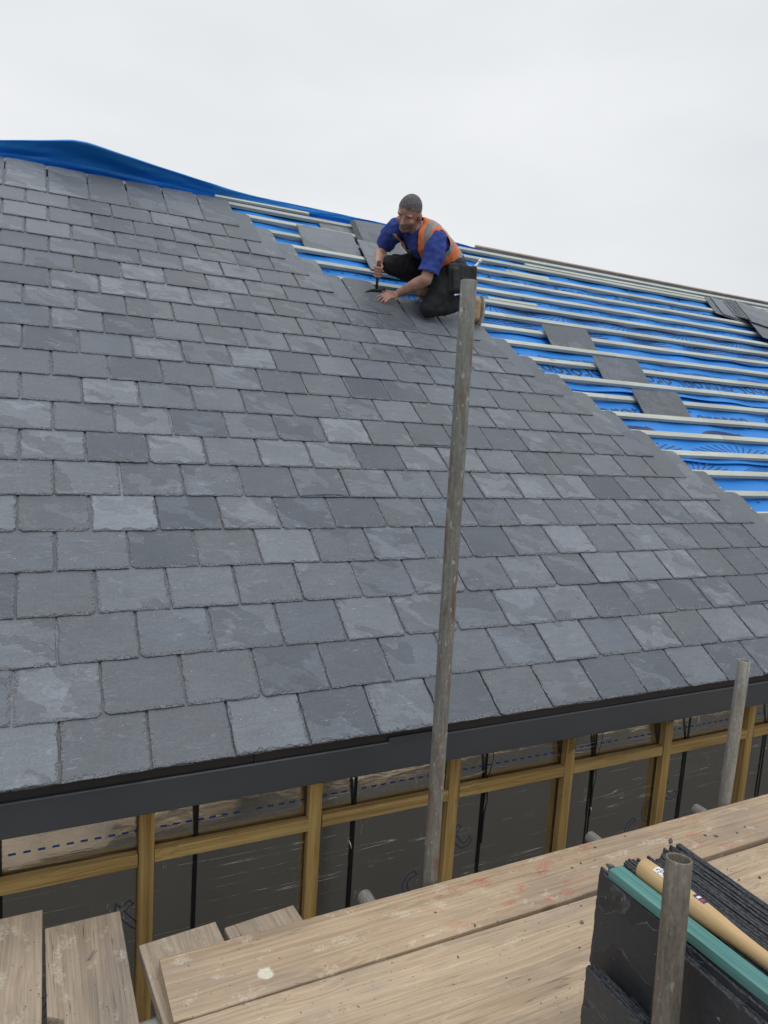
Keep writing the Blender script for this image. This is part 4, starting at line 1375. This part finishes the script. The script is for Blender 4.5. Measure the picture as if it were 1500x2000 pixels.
# shirt
tb = Blob()
torso(tb, 1.0)
le, re_ = J['Lsh'].lerp(J['Lelb'], 0.80), J['Rsh'].lerp(J['Relb'], 0.72)
tb.chain([(J['Lsh'] - lat * 0.03, 0.076), (J['Lsh'].lerp(J['Lelb'], 0.4), 0.074), (le, 0.068)])
tb.chain([(J['Rsh'] + lat * 0.03, 0.076), (J['Rsh'].lerp(J['Relb'], 0.4), 0.074), (re_, 0.068)])
dl, dr_ = unit(J['Lelb'] - J['Lsh']), unit(J['Relb'] - J['Rsh'])
shirt = finish(tb.solve(0.007, 4), 't_shirt', [M['tee']], None,
               keep=lambda c: not ((c - le).dot(dl) > 0.012 and (c - le).length < 0.14) and not ((c - re_).dot(dr_) > 0.012 and (c - re_).length < 0.14) and not ((c - J['neckb']).dot(spine) > 0.005 and (c - J['neckb']).length < 0.075),
               wrinkle=0.013, wsc=14)
# vest
vb = Blob()
torso(vb, 1.0, 0.016)
vb.chain([(J['Lsh'] - lat * 0.045 + spine * 0.004, 0.078), (J['Rsh'] + lat * 0.045 + spine * 0.004, 0.078)])
SL = (J['neckb'] - J['pelvis']).length
def tl(c):
    q = c - J['pelvis']
    ax_ = (c - J['pelvis'].lerp(J['neckb'], max(0, min(1, q.dot(spine) / SL))))
    return q.dot(spine) / SL, ax_.dot(lat), ax_.dot(fw)
def vest_keep(c):
    t, l, f = tl(c)
    if t < 0.06 or t > 1.10:
        return False
    if f > 0.02 and abs(l + 0.008) < 0.022 + 0.075 * max(0, t - 0.35):      # open front
        return False
    if (c - J['neckb']).length < 0.078 and t > 0.97:
        return False
    # arm holes
    for sh in (J['Lsh'], J['Rsh']):
        dd = 1 if sh is J['Lsh'] else -1
        if (c - (sh + lat * 0.030 * dd - spine * 0.035)).length < 0.088 and l * dd > 0.118:
            return False
    return True
def vest_mat(c):
    t, l, f = tl(c)
    if 0.10 < t < 0.24 or 0.40 < t < 0.50:
        return 1
    if 0.112 < abs(l) < 0.160 and t > 0.50:
        return 1
    if f > 0 and abs(l + 0.008) < 0.036 + 0.075 * max(0, t - 0.35):
        return 2
    return 0
vest = finish(vb.solve(0.006, 4), 'hi_vis_vest', [M['orange'], M['reflect'], M['pouch']], None, vest_mat, vest_keep, wrinkle=0.006, wsc=11)
sm_ = vest.modifiers.new('thickness', 'SOLIDIFY'); sm_.thickness = 0.003
# trousers
lb = Blob()
lb.ell(J['pelvis'] - spine * 0.02, plat * 0.178, pfw * 0.135, spine * 0.115)
lb.chain([(J['Lhip'], 0.102), (J['Lhip'].lerp(J['Lknee'], 0.5), 0.090), (J['Lknee'], 0.068), (J['Lknee'].lerp(J['Lankle'], 0.35), 0.068), (J['Lankle'] + unit(J['Lknee'] - J['Lankle']) * 0.02, 0.054)])
lb.chain([(J['Rhip'], 0.102), (J['Rhip'].lerp(J['Rknee'], 0.5), 0.090), (J['Rknee'], 0.070), (J['Rknee'].lerp(J['Rankle'], 0.35), 0.066), (J['Rankle'] + unit(J['Rknee'] - J['Rankle']) * 0.02, 0.052)])
trs = finish(lb.solve(0.007, 4), 'trousers', [M['trouser']], None, wrinkle=0.010, wsc=12)
# boots
def boot(an, heel, toe, nm):
    b = Blob()
    d = unit(toe - heel)
    b.chain([(an, 0.046), (heel.lerp(toe, 0.30) + (an - heel.lerp(toe, 0.3)) * 0.35, 0.046)])
    b.chain([(heel + d * 0.03 + (an - heel) * 0.18, 0.040), (heel.lerp(toe, 0.6) + (an - heel.lerp(toe, 0.6)) * 0.22, 0.043), (toe + (an - toe) * 0.12, 0.038)])
    o = finish(b.solve(0.006, 3), nm, [M['boot']], None)
    sl = MB()
    w_ = unit(d.cross(an - heel))
    up = unit(w_.cross(d))
    if up.dot(an - heel) < 0:
        up = -up
    pts = []
    for a in range(20):
        q = 2 * math.pi * a / 20
        pts.append((math.cos(q), math.sin(q)))
    mid = heel.lerp(toe, 0.5)
    hl_ = (toe - heel).length / 2 + 0.030
    sl.loft([[mid + d * x * hl_ + w_ * y * (0.040 + 0.008 * x) - up * (0.032 + dz) for x, y in pts] for dz in (0.0, 0.016)])
    so = sl.build('sole', M['sole'], None)
    return o, so
bl, sl1 = boot(J['Lankle'], J['Lheel'], J['Ltoe'], 'boot')
br_, sl2 = boot(J['Rankle'], J['Rankle'] + X * 0.05 - N * 0.02, J['Rtoe'], 'boot')
# tool belt with pouches
bt = Blob()
bw = J['pelvis'] + spine * 0.035
bt.rings([(bw - spine * 0.028, plat * 0.186, pfw * 0.146), (bw + spine * 0.028, plat * 0.184, pfw * 0.146)])
down = unit(Vector((0.10, 0.05, -1)))
lo = bw + plat * 0.185
def pocket(c, wx, wy, wz, ax_):
    a = unit(ax_ - down * ax_.dot(down))
    n_ = a.cross(down)
    bt.b.box(c, a * wx, n_ * wy, down * wz, 0, 0.012)
pocket(Vector((2.585, 2.372, 2.105)), 0.058, 0.036, 0.100, pfw)
pocket(Vector((2.572, 2.348, 2.090)), 0.024, 0.026, 0.080, pfw)
pocket(Vector((2.655, 2.385, 2.125)), 0.045, 0.036, 0.085, pfw)
pocket(Vector((2.725, 2.425, 2.145)), 0.060, 0.045, 0.072, pfw)
belt = finish(bt.solve(0.006, 14), 'tool_belt', [M['pouch']], None, wrinkle=0.004, wsc=18)
tg = MB()
tg.box(Vector((2.618, 2.335, 2.165)), pfw * 0.006, plat * 0.003, down * 0.007, 0, 0.001)
tag_o = tg.build('tag', M['greentag'], None)
# shoulder straps and the cord down the chest
st_ = MB()
q0 = J['neckb'] - fw * 0.06 + lat * 0.06
st_.tube([J['chest'] + fw * 0.142 + lat * 0.0 + spine * 0.06, J['chest'] + fw * 0.152 - lat * 0.01, J['waist'].lerp(J['chest'], 0.5) + fw * 0.150 - lat * 0.02], [0.013, 0.016, 0.010], 10)
strap = st_.build('harness_strap', M['strap'], None, smooth=True)
for o in (bd, hair, shirt, vest, trs, bl, br_, belt, strap):
    o.parent = person
    o.matrix_parent_inverse = Matrix.Translation(-P0)
sl1.parent = bl; sl2.parent = br_
tag_o.parent = belt
bpy.context.view_layer.update()

# hammer in his right hand
hm = empty('slating_hammer', J['hamh'])
tag(hm, 'dark slating hammer held in the roofer\'s right hand, head on the slate', 'hammer')
b = MB()
b.tube([ha * 0.01, ha * 0.10, ha * 0.15, ha * 0.205], [0.0085, 0.0110, 0.0145, 0.0135], 14)
M['grip'] = plain('dark leather grip', (0.055, 0.045, 0.04), 0.6, var=0.3, scale=40)
b.build('shaft', M['grip'], hm, smooth=True)
b = MB()
hx = unit(X - ha * X.dot(ha))
b.tube([hx * -0.085 + ha * -0.012, hx * -0.04, hx * 0.0, hx * 0.035, hx * 0.062], [0.003, 0.011, 0.014, 0.0135, 0.0145], 12)
M['iron'] = plain('dark iron', (0.035, 0.034, 0.034), 0.45, metal=0.7, var=0.3, scale=40)
b.build('head', M['iron'], hm, smooth=True)

# silver tool standing in his back pouch
tt = Vector((2.755, 2.430, 2.190))
b = MB()
ta = unit(CR @ Vector((0.62, -0.70, 0.1)))
b.tube([tt - ta * 0.05, tt + ta * 0.105], 0.0105, 12)
b.tube([tt + ta * 0.088, tt + ta * 0.116], 0.0150, 12)
M['alu'] = plain('worn aluminium', (0.62, 0.63, 0.64), 0.4, metal=0.5, var=0.15, scale=50)
o = b.build('hand_tool', M['alu'], None, smooth=False)
tag(o, 'silver tool shaft sticking up out of the roofer\'s belt pouch', 'hand tool')
